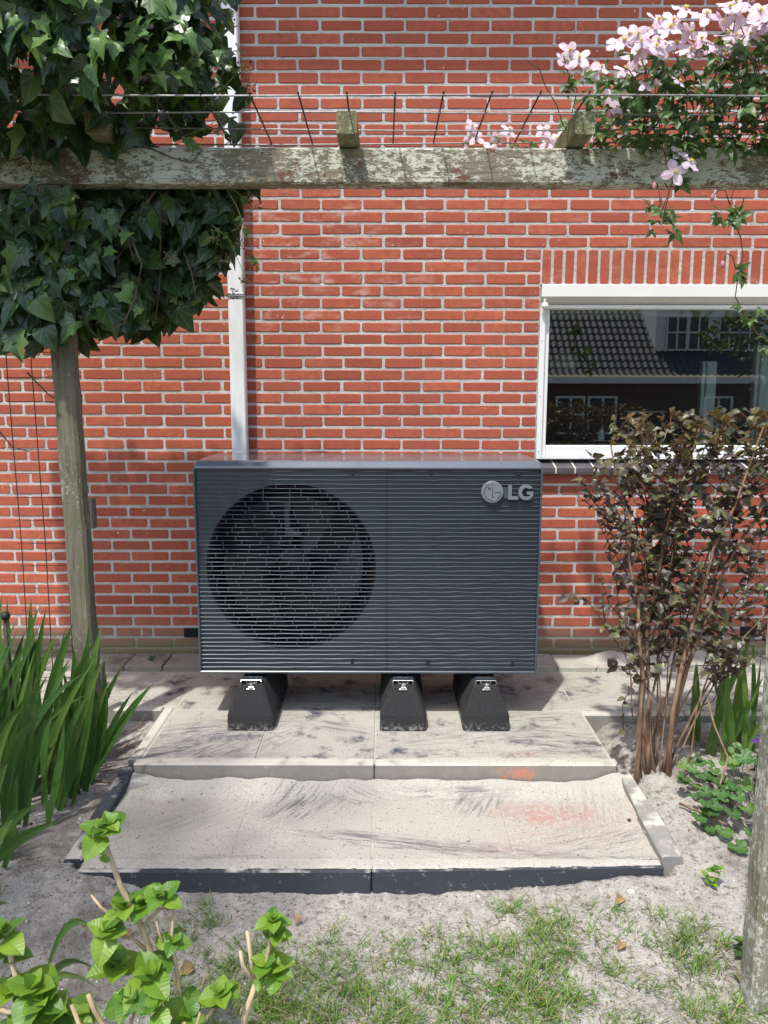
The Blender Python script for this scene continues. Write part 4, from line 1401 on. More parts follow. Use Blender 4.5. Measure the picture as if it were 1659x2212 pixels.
hyd_t = [leaf_tpl(HY, .28, .30, .02, 1), leaf_tpl(HY, .45, .15, .025, 2), leaf_tpl(HY, .15, .45, .03, 3)]


def scal(t):
    lobe = 0.72 + 0.28 * abs(math.cos(t * 1.5))
    return lobe * (0.88 + 0.12 * abs(math.cos(t * 6)))


col_t = [polar_tpl(scal, 36, .18, .03, k) for k in range(3)]
# flower: four petals and a boss of stamens
fl_t = []; fl_mi = None
PT = [(.02, 0, 0), (.16, .12, .12), (.30, .38, .38), (.33, .60, .60), (.26, .82, .82), (.10, .97, .97), (.01, 1, 1)]
for k in range(4):
    q = random.Random(40 + k)
    pets = [leaf_tpl(PT, -.12, .10 + q.uniform(-.15, .2), .05, 10 * k + j, (0, 0), j * math.pi / 2 + q.uniform(-.14, .14), 0.5) for j in range(4)]
    v, f, uv = join_tpl(*pets)
    m = MB()
    for j in range(14):
        a = j * 2.4; rr = 0.015 + 0.05 * (j / 14)
        m.tube([(0, 0, 0.01), (rr * math.cos(a) * 1.5, rr * math.sin(a) * 1.5, 0.13 + 0.03 * math.sin(j))], [0.012, 0.014], 4)
    sv = np.array([tuple(p) for p in m.v])
    fl_t.append((np.concatenate([v, sv]), f + [tuple(i + len(v) for i in q_) for q_ in m.f], np.concatenate([uv, sv[:, :2]])))
    fl_mi = [0] * len(f) + [1] * len(m.f)

# ================================================================== IVY
ivy = empty('ivy', (-1.3, 3.4, 1.9))
tag(ivy, 'large dark glossy ivy hanging over the left end of the pergola', 'ivy')
lv = Leaves('leaf', ivy_t, M['ivy'])
BOT = [(-2.3, 1.70), (-1.75, 1.72), (-1.55, 1.70), (-1.42, 1.62), (-1.30, 1.70), (-1.15, 1.70), (-1.00, 1.69), (-0.92, 1.84), (-0.82, 1.87), (-0.75, 1.92), (-0.69, 2.06), (-0.63, 2.22), (-0.57, 2.38)]


def ivy_leaf(x, y, z, s, w, lobed=None, up=0.45):
    d = Vector((U(-.8, .8), U(-.6, 0), U(-1.0, -.35)))
    n = Vector((U(-.75, .75), U(-1.0, -.35), U(-.1, up + .4)))
    lv.add(rng.randrange(6) if lobed is None else lobed, frame((x, y, z), d, n, s), w)


for i in range(390):                                     # front of the curtain under the beam
    x = U(-1.75, -0.60) if U(0, 1) < .85 else U(-0.85, -0.53); z0_ = inter(BOT, x)
    z = U(z0_ + U(-0.05, 0.12) + 0.03, 2.40)
    y = (3.09 if z < 2.25 and x < -1.08 else 3.20 if z < 2.22 and x < -0.95 else 3.31) + U(0, 0.10)
    s = U(0.055, 0.118) * (1.18 if U(0, 1) < .22 else 1) * (0.8 if x > -0.85 else 1)
    ivy_leaf(x, y, z, s, s / y * (1.3 if x > -1.6 else .7))
for i in range(420):                                     # above the beam
    x = U(-1.75, -0.56); z = 2.53 + 0.55 * math.sqrt(U(0, 1))
    if x > -1.0 and z < 2.66 and U(0, 1) < .75: continue
    y = (2.68 + U(0, 0.40) if x < -0.95 else 2.94 + U(0, 0.30))
    s = U(0.050, 0.120) * (0.8 if x > -0.85 else 1)
    ivy_leaf(x, y, z, s, s / y, up=0.8)
for i in range(52):                                      # over the post top
    s = U(0.055, 0.115)
    ivy_leaf(U(-1.46, -1.19), U(3.08, 3.16), U(1.76, 2.31), s, 1)
for i in range(20):                                      # spilling over the beam at the far left
    x = U(-1.75, -1.17); z = U(2.42, 2.55)
    s = U(0.08, 0.13)
    ivy_leaf(x, U(3.07, 3.17), z, s, 1)
for (x, y, z, s) in ((-1.02, 3.17, 2.50, .13), (-1.13, 3.16, 2.53, .14), (-1.19, 3.15, 2.47, .12), (-0.83, 3.30, 2.66, .11), (-0.70, 3.28, 2.75, .13), (-0.62, 3.3, 2.80, .12), (-0.55, 3.3, 2.70, .10), (-0.60, 3.34, 2.60, .10), (-0.92, 3.05, 2.84, .14), (-0.76, 3.08, 2.90, .13)):
    ivy_leaf(x, y, z, s, 2)
for i in range(2300):                                    # inside
    x = U(-2.2, -0.66)
    if U(0, 1) < .55:
        z = U(inter(BOT, x) + 0.10, 2.45); y = U(3.36, 3.62)
    else:
        y = U(2.72, 3.6) if x < -0.9 else U(3.0, 3.6); z = U(2.50, min(3.25, 1.20 + (4.28 - y) * 2.33))
        if x > -0.95 and z < 2.66: continue
    s = U(0.07, 0.12)
    ivy_leaf(x, y, z, s, 0.005)
lv.finish(ivy, 300)
sp_ = Leaves('sprig_leaf', [ivy_t[5], ivy_t[0]], M['ivy_new'])
yl = Leaves('young_leaf', [ivy_t[1], ivy_t[4]], M['ivy_new'])
for (x, y, z, s) in ((-1.03, 3.10, 1.90, .065), (-1.00, 3.1, 1.93, .05), (-0.99, 3.1, 2.12, .06), (-0.96, 3.1, 1.84, .045), (-1.05, 3.1, 2.06, .055), (-0.77, 3.18, 2.49, .05), (-0.73, 3.17, 2.47, .04), (-0.93, 3.0, 2.62, .05), (-0.88, 3.0, 2.58, .05), (-1.28, 2.98, 2.95, .10), (-1.15, 2.98, 3.0, .10), (-1.36, 2.97, 2.86, .10), (-1.45, 2.96, 2.75, .09), (-1.20, 2.97, 2.90, .09), (-0.98, 2.97, 2.93, .08)):
    yl.add(rng.randrange(2), frame((x, y, z), (U(-.8, .8), U(-.5, 0), U(-.9, -.1)), (U(-.3, .3), -.8, U(.2, .8)), s))
for i in range(80):
    x = U(-1.4, -0.70)
    yl.add(rng.randrange(2), frame((x, U(2.64, 2.78) + (.22 if x > -.9 else 0), U(2.62, 2.98)), (U(-.8, .8), U(-.5, 0), U(-.9, -.1)), (U(-.3, .3), -.7, U(.3, .9)), U(.05, .095)))
yl.finish(ivy, 80)
for pts in ([(-0.66, 3.3, 2.36), (-0.60, 3.28, 2.26), (-0.55, 3.27, 2.12), (-0.52, 3.27, 2.02)], [(-0.70, 3.3, 2.40), (-0.62, 3.28, 2.33), (-0.55, 3.27, 2.28)], [(-0.72, 3.25, 2.62), (-0.64, 3.22, 2.68), (-0.56, 3.22, 2.76)], [(-0.74, 3.25, 2.78), (-0.66, 3.22, 2.88), (-0.60, 3.2, 2.94)], [(-0.72, 3.3, 2.2), (-0.64, 3.28, 2.14), (-0.58, 3.28, 2.0)], [(-0.8, 3.25, 2.52), (-0.7, 3.24, 2.55), (-0.6, 3.24, 2.50)]):
    MB().tube(pts, np.linspace(.003, .0012, len(pts)), 5).build('stem', M['berry_stalk'], ivy, smooth=True)
    for k in range(9):
        t = U(.2, 1); i0 = min(int(t * (len(pts) - 1)), len(pts) - 2)
        p = Vector(pts[i0]).lerp(Vector(pts[i0 + 1]), t * (len(pts) - 1) - i0)
        sp_.add(k, frame(p, rv(1) + Vector((0, 0, -.2)), (U(-.4, .4), -.8, .5), U(.018, .034)))
sp_.finish(ivy, 80)
for k in range(16):
    x = U(-1.7, -0.85)
    pts = curve((x, U(3.3, 3.5), U(2.3, 2.5)), (x + U(-.25, .35), U(3.2, 3.4), inter(BOT, min(x, -.9)) + U(0.0, .25)), (U(-.1, .1), 0, U(-.1, .1)), 7, .02)
    MB().tube(pts, np.linspace(.006, .002, 7), 6).build('stem', M['vine'], ivy, smooth=True)
for pts in ([(-0.98, 3.10, 2.10), (-0.94, 3.09, 2.0), (-0.97, 3.09, 1.88), (-1.02, 3.09, 1.78), (-1.06, 3.09, 1.76), (-1.08, 3.09, 1.80)], [(-1.05, 3.1, 2.17), (-1.0, 3.1, 2.12), (-.97, 3.09, 2.02)],
            [(-1.0, 3.17, 2.50), (-0.92, 3.18, 2.455), (-0.83, 3.185, 2.42), (-0.76, 3.185, 2.40), (-0.72, 3.18, 2.44)], [(-1.60, 3.5, 1.60), (-1.5, 3.48, 1.50), (-1.42, 3.46, 1.46), (-1.37, 3.45, 1.47)], [(-1.72, 3.45, 1.34), (-1.66, 3.44, 1.27), (-1.58, 3.43, 1.25)]):
    MB().tube(pts, np.linspace(.004, .002, len(pts)), 6).build('stem', M['vine'], ivy, smooth=True)


def berry_umbel(c, axis_, s, ripe):
    m = MB(); c = Vector(c); ax = Vector(axis_).normalized()
    b0 = c - ax * s * 1.3
    m.tube([b0, c], 0.0016, 5, 0)
    for k in range(18):
        d = (ax * U(.1, 1.0) + rv(1.0)).normalized()
        e = c + d * s * U(.75, 1.0)
        m.tube([c, e], 0.0007, 3, 0, False)
        m.ball(e, 0.0042 if ripe and k % 2 else 0.0024, 1 if (ripe and k % 3) else 0, 6, 4)
    return m.build('berry_cluster', [M['berry_stalk'], M['berry']], ivy, smooth=True)


for (x, y, z, r_) in ((-0.545, 3.22, 2.77, 1), (-0.535, 3.22, 2.70, 1), (-0.60, 3.2, 2.93, 1), (-0.69, 3.15, 2.86, 1), (-0.56, 3.3, 2.30, 1), (-0.53, 3.3, 2.26, 1), (-0.60, 3.3, 2.12, 1), (-0.55, 3.3, 2.04, 1), (-0.58, 3.3, 1.98, 1), (-0.63, 3.3, 1.92, 1), (-0.70, 3.28, 2.14, 0), (-0.66, 3.25, 2.58, 0), (-0.62, 3.25, 2.50, 1), (-1.22, 2.95, 2.72, 0), (-1.30, 2.94, 2.70, 0), (-1.36, 2.94, 2.62, 0), (-1.10, 2.95, 2.80, 0), (-1.16, 2.93, 2.62, 0), (-1.42, 2.94, 2.82, 0), (-0.95, 3.0, 2.95, 0), (-0.80, 3.05, 2.98, 1), (-0.88, 3.28, 2.06, 0), (-0.60, 3.3, 2.18, 1), (-0.66, 3.3, 2.05, 1), (-0.57, 3.25, 2.84, 0)):
    berry_umbel((x, y, z), (U(-.2, .8), -.4, U(-.3, .6)), U(.026, .040), r_)

# ================================================================== CLEMATIS
cl = empty('clematis', (1.1, 3.2, 2.47))
tag(cl, 'pink flowering clematis over the right end of the pergola beam', 'clematis')
lv = Leaves('leaf', clem_t, M['clem'])
TOPC = [(0.62, 2.60), (0.72, 2.72), (0.85, 2.74), (1.0, 2.76), (1.2, 2.78), (1.4, 2.86), (1.9, 2.98)]


def c_leaf(p, s, w, up=.5):
    lv.add(rng.randrange(4), frame(p, (U(-.9, .9), U(-.8, .1), U(-.8, .5)), (U(-.5, .5), U(-.8, -.2), U(.2, 1.0)), s), w)


for i in range(820):
    x = 0.72 + 1.25 * math.sqrt(U(0, 1)) if U(0, 1) < .5 else U(0.80, 1.95)
    zt = inter(TOPC, x)
    z = U(2.50, zt) if U(0, 1) < .85 else U(2.42, 2.52)
    y = U(3.0, 3.42)
    if z < 2.48: y = U(3.08, 3.18)
    c_leaf((x, y, z), U(.045, .085), (3.5 - y) * (1 if x < 1.55 else .4))
for (x, y, z, n_) in ((0.70, 3.04, 2.65, 7), (0.30, 3.4, 2.52, 5), (0.48, 3.42, 2.53, 6), (0.60, 3.40, 2.52, 7), (0.40, 3.42, 2.50, 4), (1.12, 3.11, 2.42, 7), (1.02, 3.08, 2.47, 4), (1.045, 3.06, 2.19, 9), (1.07, 3.06, 2.15, 7), (1.30, 3.06, 2.20, 9), (1.33, 3.06, 2.17, 5), (1.355, 3.06, 1.97, 7), (1.40, 3.06, 1.82, 8), (1.48, 3.06, 1.71, 6), (1.15, 3.12, 2.35, 5)):
    for k in range(n_): c_leaf((x + U(-.04, .04), y + U(-.03, .03), z + U(-.03, .03)), U(.04, .068), 2)
lv.finish(cl, 300)
fw = Leaves('flower', fl_t, [M['petal'], M['stamen']], fl_mi)


def flower(x, y, z, s=0.075, w=1.0, n=None):
    n = n or (U(-.45, .45), U(-1.0, -.45), U(.1, 1.0))
    n = Vector(n)
    fw.add(rng.randrange(4), frame((x, y, z), n.orthogonal() + rv(.6), n, s), w)


for i in range(110):
    x = 0.84 + 1.0 * U(0, 1) ** 0.85
    z = inter(TOPC, x) + U(-.035, .085)
    flower(x, U(2.94, 3.18), z, U(.078, .112))
for (x, y, z, s) in ((0.68, 3.05, 2.755, .075), (0.665, 3.06, 2.725, .07), (0.715, 3.04, 2.725, .08), (0.76, 3.05, 2.685, .075), (0.80, 3.05, 2.70, .06), (0.845, 3.06, 2.60, .07), (0.86, 3.05, 2.56, .055), (1.115, 3.08, 2.415, .062), (1.155, 3.07, 2.375, .078), (1.095, 3.06, 2.335, .088), (1.06, 2.97, 2.62, .055), (0.95, 3.0, 2.62, .05),
                     (0.365, 3.42, 2.615, .06), (0.36, 3.43, 2.575, .055), (0.385, 3.42, 2.57, .065), (0.44, 3.42, 2.52, .07), (0.47, 3.42, 2.57, .055), (0.52, 3.42, 2.60, .065), (0.665, 3.42, 2.60, .065), (0.68, 3.42, 2.55, .06), (0.72, 3.4, 2.56, .06), (1.18, 3.42, 2.54, .05), (1.22, 3.42, 2.52, .05)):
    flower(x, y, z, s * 1.22, 2, (U(-.3, .3), -1, U(-.05, .6)))
fw.finish(cl, 160)
for k in range(30):
    x = U(0.75, 1.9)
    pts = curve((x, U(3.05, 3.4), 2.47), (x + U(-.25, .25), U(3.0, 3.3), inter(TOPC, x) + U(-.05, .03)), (U(-.05, .05), 0, .03), 6, .015)
    MB().tube(pts, 0.0022, 5).build('stem', M['vine'], cl, smooth=True)
for pts in ([(1.04, 3.08, 2.47), (1.07, 3.10, 2.40), (1.09, 3.08, 2.34)], [(1.10, 3.09, 2.31), (1.075, 3.07, 2.25), (1.05, 3.06, 2.18)], [(1.06, 3.15, 2.32), (1.045, 3.07, 2.26), (1.05, 3.06, 2.17)], [(1.09, 3.15, 2.32), (1.085, 3.07, 2.27), (1.06, 3.06, 2.18)],
            [(1.36, 3.17, 2.33), (1.33, 3.08, 2.28), (1.31, 3.06, 2.20), (1.36, 3.06, 2.10), (1.375, 3.06, 2.03), (1.36, 3.06, 1.95), (1.355, 3.06, 1.88), (1.39, 3.06, 1.82), (1.45, 3.06, 1.74), (1.50, 3.06, 1.71)],
            [(1.31, 3.06, 2.22), (1.29, 3.06, 2.27), (1.265, 3.06, 2.27), (1.245, 3.06, 2.25)], [(1.35, 3.06, 1.98), (1.335, 3.06, 2.03), (1.31, 3.06, 2.04), (1.30, 3.06, 2.01)]):
    MB().tube(pts, 0.0023, 6).build('stem', M['twig'], cl, smooth=True)
for (x, y, z) in ((1.243, 3.06, 2.243), (1.298, 3.06, 2.0), (0.90, 2.99, 2.80), (0.875, 3.0, 2.77), (1.38, 3.0, 2.93), (1.32, 3.0, 2.90), (1.46, 3.0, 2.95), (1.02, 3.06, 2.285), (0.83, 3.03, 2.53), (0.98, 2.98, 2.62), (1.2, 3.0, 2.88)):
    MB().ball((x, y, z), 0.011, 0, 8, 6, (.75, .75, 1.4)).build('bud', M['bud'], cl, smooth=True)

# ================================================================== PURPLE SHRUB
bush = empty('purple_leaved_shrub', (1.10, 2.98, -0.06))
tag(bush, 'purple leaved shrub with bare brown stems before the window', 'shrub')
lv = Leaves('leaf', phys_t, M['phys'])
nl = Leaves('shoot_leaf', phys_t, M['phys_new'])
tw_r = random.Random(77)
V_ = tw_r.uniform
stems = []
tgt = [(0.84, 3.05, 1.22), (0.89, 2.95, 1.31), (1.00, 3.15, 1.33), (1.05, 2.92, 1.36), (1.12, 3.10, 1.37), (1.18, 2.90, 1.38), (1.24, 3.15, 1.38), (1.30, 2.95, 1.39), (1.36, 3.12, 1.40), (1.43, 2.90, 1.40), (1.48, 3.1, 1.42), (1.55, 2.95, 1.42), (1.62, 3.12, 1.42), (1.70, 2.98, 1.42), (1.80, 3.1, 1.40), (1.88, 3.0, 1.36), (1.75, 2.92, 1.0), (1.92, 3.05, 0.9)]
for k, (x, y, z) in enumerate(tgt):
    f = (x - 0.88) / 1.0
    b0 = (1.050 + 0.13 * min(1, f * 1.2) + V_(-.03, .03), 2.97 + V_(-.06, .07), -0.09)
    bend = Vector((-0.06 - 0.05 * f + V_(-.03, .03), V_(-.04, .04), 0.02))
    if k < 4: bend.x = 0.03 + 0.01 * k
    pts = [Vector(b0).lerp(Vector((x, y, z)), t) + bend * (4 * t * (1 - t)) + Vector((V_(-.02, .02), V_(-.02, .02), 0)) * (1 if t > .05 else 0) for t in np.linspace(0, 1, 10)]
    r0 = 0.0115 if k in (1, 5, 9, 13) else V_(.0030, .0060)
    MB().tube(pts, [r0 * (1 - 0.75 * t) for t in np.linspace(0, 1, 10)], 8).build('stem', M['bark'], bush, smooth=True)
    stems.append((pts, r0))
side = [[(1.06, 2.93, .33), (0.98, 2.90, .45), (0.90, 2.88, .56), (0.83, 2.87, .66), (0.77, 2.86, .735), (0.70, 2.86, .74)], [(0.86, 2.88, .60), (0.84, 2.87, .72), (0.83, 2.87, .84)], [(1.0, 2.9, .42), (0.94, 2.88, .30), (0.95, 2.88, .18)], [(0.96, 2.95, .8), (0.88, 2.92, .92), (0.82, 2.9, 1.02)], [(0.95, 2.95, 1.0), (0.86, 2.92, 1.10), (0.80, 2.9, 1.20)], [(0.95, 2.95, .62), (0.88, 2.92, .70), (0.84, 2.9, .80)]]
twigs = [[Vector(p) for p in s] for s in side]
for pts, r0 in stems:
    L_ = len(pts)
    for q in range(24):
        t = 0.30 + 0.70 * ((q + V_(0, 1)) / 24) ** 0.7
        i0 = min(int(t * (L_ - 1)), L_ - 2); p = pts[i0].lerp(pts[i0 + 1], t * (L_ - 1) - i0)
        a = V_(0, 2 * math.pi)
        d = Vector((math.cos(a), math.sin(a) * .8, V_(.2, 1.1))).normalized()
        ln = V_(.07, .17)
        e = p + d * ln + Vector((0, 0, V_(0, .05)))
        if e.z > 1.44: e.z = 1.44 + V_(-.03, .02)
        mid = p.lerp(e, .5) + Vector((V_(-.015, .015), V_(-.015, .015), -.01))
        if e.x < 0.76: continue
        twigs.append([p, mid, e])
tm_ = MB()
for tw_ in twigs:
    tm_.tube(tw_, np.linspace(.0028, .0012, len(tw_)), 5)
    tot = sum((tw_[i + 1] - tw_[i]).length for i in range(len(tw_) - 1))
    nleaf = max(3, int(tot / 0.022))
    for k in range(nleaf + 1):
        t = (k + .4) / nleaf
        if t > 1: t = 1
        i0 = min(int(t * (len(tw_) - 1)), len(tw_) - 2); p = tw_[i0].lerp(tw_[i0 + 1], t * (len(tw_) - 1) - i0)
        if p.z < 0.35 and V_(0, 1) < .5: continue
        if 0.45 < p.z < 0.95 and V_(0, 1) < .38: continue
        d = Vector((V_(-1, 1), V_(-1, .6), V_(-.5, .7)))
        n_ = Vector((V_(-.6, .6), V_(-.7, .3), V_(.35, 1.1)))
        s = V_(.027, .046) * (1.1 if p.z < 1.0 else 1.0)
        w = s * (3.6 - p.y) * (0.6 if p.x > 1.6 else 1)
        if p.z > 1.26 and V_(0, 1) < .42:
            nl.add(tw_r.randrange(4), frame(p, (V_(-.7, .7), V_(-.6, .3), V_(.2, 1)), n_, s * .9), w)
        else:
            lv.add(tw_r.randrange(4), frame(p, d, n_, s), w)
tag(tm_.build('twigs', M['twig'], bush, smooth=True), kind='stuff')
lv.finish(bush, 300)
nl.finish(bush, 120, 'shoot_foliage')

# ================================================================== SWORD LEAVED PLANTS
def blade(parent, base, tip, width, mat, bend=(0, 0, 0), seg=9, name='leaf', face=None):
    pts = curve(base, tip, bend, seg)
    d = (Vector(tip) - Vector(base)).normalized()
    f = Vector(face) if face else Vector((U(-.5, .5), -1, .15))
    side_ = d.cross(f).normalized(); nn = side_.cross(d).normalized()
    V = []; F = []; UV = []
    for i, p in enumerate(pts):
        t = i / (seg - 1)
        w = width * (0.42 + 0.58 * min(1, t / .35)) * (1 - max(0, (t - .45) / .55) ** 1.7) * .5 + 0.0004
        for k, u in enumerate((-1, -.5, 0, .5, 1)):
            V.append(p + side_ * (u * w) + nn * (abs(u) * w * .35)); UV.append((u * .5, t))
    for i in range(seg - 1):
        for k in range(4): F.append((i * 5 + k, i * 5 + k + 1, i * 5 + k + 6, i * 5 + k + 5))
    o = WO[parent]
    b = Vector(base)
    me = tpl_mesh(name, (np.array([tuple(v - b) for v in V]), F, np.array(UV)), [mat])
    return link(name, me, b, parent)


gl1 = empty('sword_leaved_plant', (-1.35, 2.95, -0.09))
tag(gl1, 'tall clump of green sword shaped leaves at the foot of the left post', 'plant')
for k in range(98):
    b = (U(-1.80, -1.20), U(2.62, 3.16), -0.10)
    h = U(.45, .82) * (1.0 if b[0] < -1.30 else .78)
    lean = U(-.06, .16) + (0.12 if k % 3 == 0 else 0)
    tip = (b[0] + lean + (0.10 if b[1] < 2.9 else 0), b[1] + U(-.16, .05), b[2] + h)
    blade(gl1, b, tip, U(.026, .048), M['sword'], (U(-.07, .03), 0, U(0, .09)))
for b, tip, w in (((-1.22, 2.96, -.1), (-0.925, 2.95, .355), .05), ((-1.22, 2.97, -.1), (-1.0, 2.93, .33), .03), ((-1.25, 2.95, -.1), (-1.125, 2.9, .52), .055), ((-1.27, 2.95, -.1), (-1.14, 2.92, .40), .05), ((-1.36, 2.9, -.1), (-1.2, 2.85, .42), .055), ((-1.23, 2.93, -.1), (-1.17, 2.8, .12), .04), ((-1.45, 2.85, -.1), (-1.22, 2.8, .30), .055), ((-1.5, 2.85, -.1), (-1.25, 2.75, .28), .05), ((-1.24, 2.85, -.1), (-1.17, 2.78, .20), .045), ((-1.3, 2.85, -.1), (-1.24, 2.75, .16), .045)):
    blade(gl1, b, tip, w * .8, M['sword'], (0, 0, .04))
gl2 = empty('sword_leaved_plant', (-1.22, 2.35, -0.13))
tag(gl2, 'lower group of sword shaped leaves at the left edge before the dark kerb', 'plant')
for b, tip, w in (((-1.40, 2.30, -.14), (-1.02, 2.26, .17), .045), ((-1.40, 2.35, -.14), (-1.12, 2.33, .19), .040), ((-1.30, 2.25, -.14), (-1.14, 2.2, .21), .04), ((-1.42, 2.2, -.14), (-1.17, 2.12, .12), .045), ((-1.40, 2.4, -.14), (-1.28, 2.4, .22), .04), ((-1.36, 2.45, -.14), (-1.33, 2.4, .26), .042), ((-1.46, 2.4, -.14), (-1.44, 2.4, .3), .045), ((-1.25, 2.12, -.14), (-1.09, 2.05, .03), .03), ((-1.3, 2.45, -.14), (-1.24, 2.42, .12), .04), ((-1.48, 2.5, -.12), (-1.40, 2.5, .28), .045), ((-1.42, 2.55, -.12), (-1.30, 2.5, .24), .045), ((-1.33, 2.55, -.12), (-1.27, 2.5, .2), .04)):
    blade(gl2, b, tip, w, M['sword'], (0, 0, .05))
for b, tip, bd in (((-0.98, 1.95, -.2), (-0.72, 1.80, -.02), (0, 0, .10)), ((-1.0, 1.9, -.2), (-0.70, 1.72, .02), (0, 0, .09)), ((-0.96, 1.8, -.2), (-0.74, 1.7, -.06), (0, 0, .05)), ((-1.0, 2.05, -.2), (-0.80, 2.0, -.06), (0, 0, .12))):
    blade(gl2, b, tip, .022, M['sword'], bd)
for k in range(20):
    b = (U(-1.62, -1.30), U(2.22, 2.62), -0.14)
    if b[0] > -1.3 and b[1] > 2.4: continue
    blade(gl2, b, (b[0] + U(-.05, .16), b[1] + U(-.12, .04), b[2] + U(.22, .46) * (1 if b[0] < -1.36 else .6)), U(.018, .034), M['sword'], (U(-.03, .03), 0, U(0, .05)))
MB().tube([(-1.25, 2.3, -.13), (-1.2, 2.2, .08), (-1.16, 2.12, .16)], .002, 5).ball((-1.158, 2.115, .175), .008, 0, 8, 6, (.7, .7, 1.7)).build('flower_bud', plain('cream_bud', (0.45, 0.42, 0.25), .6), gl2, smooth=True)

ir = empty('iris_clump', (1.50, 3.12, -0.06))
tag(ir, 'yellow green iris leaves behind the pale foreground post', 'iris')
for k in range(30):
    b = (U(1.36, 1.72), U(3.0, 3.28), -0.08)
    blade(ir, b, (b[0] + U(-.06, .14), b[1] + U(-.08, .08), b[2] + U(.28, .60)), U(.022, .034), M['iris'], (U(-.02, .02), 0, .02))
for k in range(4):
    p = (1.535 + .018 * math.cos(k * 1.6), 2.93 + .012 * math.sin(k * 1.6), .13)
    fl = leaf_tpl(PT, -.2, .5, .06, k, (0, 0), 0, 1)
    me = tpl_mesh('petal', fl, [plain('violet_petal', (0.07, 0.025, 0.16), .6) if k == 0 else bpy.data.materials['violet_petal']])
    o = bpy.data.objects.new('petal', me); C.objects.link(o); o.parent = ir
    o.matrix_local = Matrix.Translation(-WO[ir]) @ frame(p, (math.cos(k * 1.6), -.3 + math.sin(k * 1.6), .3), (0, -.3, 1), .035)
MB().tube([(1.53, 3.0, -.08), (1.535, 2.94, .13)], .003, 6).build('flower_stalk', M['vine'], ir, smooth=True)

# ================================================================== COLUMBINE
co = empty('columbine_plant', (1.40, 2.72, -0.11))
tag(co, 'low green plant with scalloped leaves between the shrub and the foreground post', 'plant')
lv = Leaves('leaf', col_t, M['colu'])
sm_ = MB()
for k in range(78):
    x = U(1.16, 1.62); y = U(2.50, 2.95)
    if x < 1.26 and y < 2.62: y += .2
    dist = math.hypot((x - 1.42) / .3, (y - 2.75) / .25)
    z = gz(x, y, False) + 0.02 + max(0.0, 1 - .75 * dist) * U(.06, .20) + U(0, .03)
    s = U(.045, .080)
    lv.add(k, frame((x, y, z), (U(-.8, .8), -1, U(-.5, .2)), (U(-.5, .5), -.55, 1), s), (3.2 - y) * s)
    sm_.tube([(1.42 + U(-.08, .08), 2.76 + U(-.05, .05), -.12), (x, y, z)], .0013, 4)
for (x, y, z, s) in ((1.02 + .14, 2.62, -.03, .065), (1.19, 2.60, -.06, .06), (1.225, 2.56, -.05, .07), (1.20, 2.66, .0, .06), (1.25, 2.50, -.07, .075), (1.27, 2.60, .0, .07)):
    lv.add(0, frame((x, y, z), (U(-.5, .5), -1, -.2), (0, -.6, 1), s), 1)
lv.finish(co, 120)
tag(sm_.build('stalks', M['vine'], co), kind='stuff')

# ================================================================== HYDRANGEAS
def rosette(L_, c, s, up=(0, 0, 1), pairs=3):
    c = Vector(c); up = (Vector(up) + rv(.2)).normalized()
    a0 = U(0, 3.14)
    e1 = up.orthogonal().normalized(); e2 = up.cross(e1)
    for k in range(pairs):
        for q in range(2):
            a = a0 + k * 1.4 + q * math.pi + U(-.25, .25)
            out = e1 * math.cos(a) + e2 * math.sin(a)
            el = [0.10, 0.55, 1.3, 2.2][k]
            d = out + up * el
            L_.add(rng.randrange(3), frame(c + up * (k * s * .12), d, up * 1.0 - out * el * .6 + rv(.2), s * [1.0, .85, .6, .4][k] * U(.85, 1.1)), 1)


def hyd(loc, label, ros, canes):
    h = empty('hydrangea', loc)
    tag(h, label, 'hydrangea')
    L_ = Leaves('leaf', hyd_t, M['hyd'])
    for (x, y, z, s, p) in ros: rosette(L_, (x, y, z), s, (U(-.15, .15), -.35, 1), p)
    L_.finish(h, 300)
    for r_, pts in canes:
        MB().tube(pts, np.linspace(r_, r_ * .7, len(pts)), 8).build('cane', M['cane'], h, smooth=True)


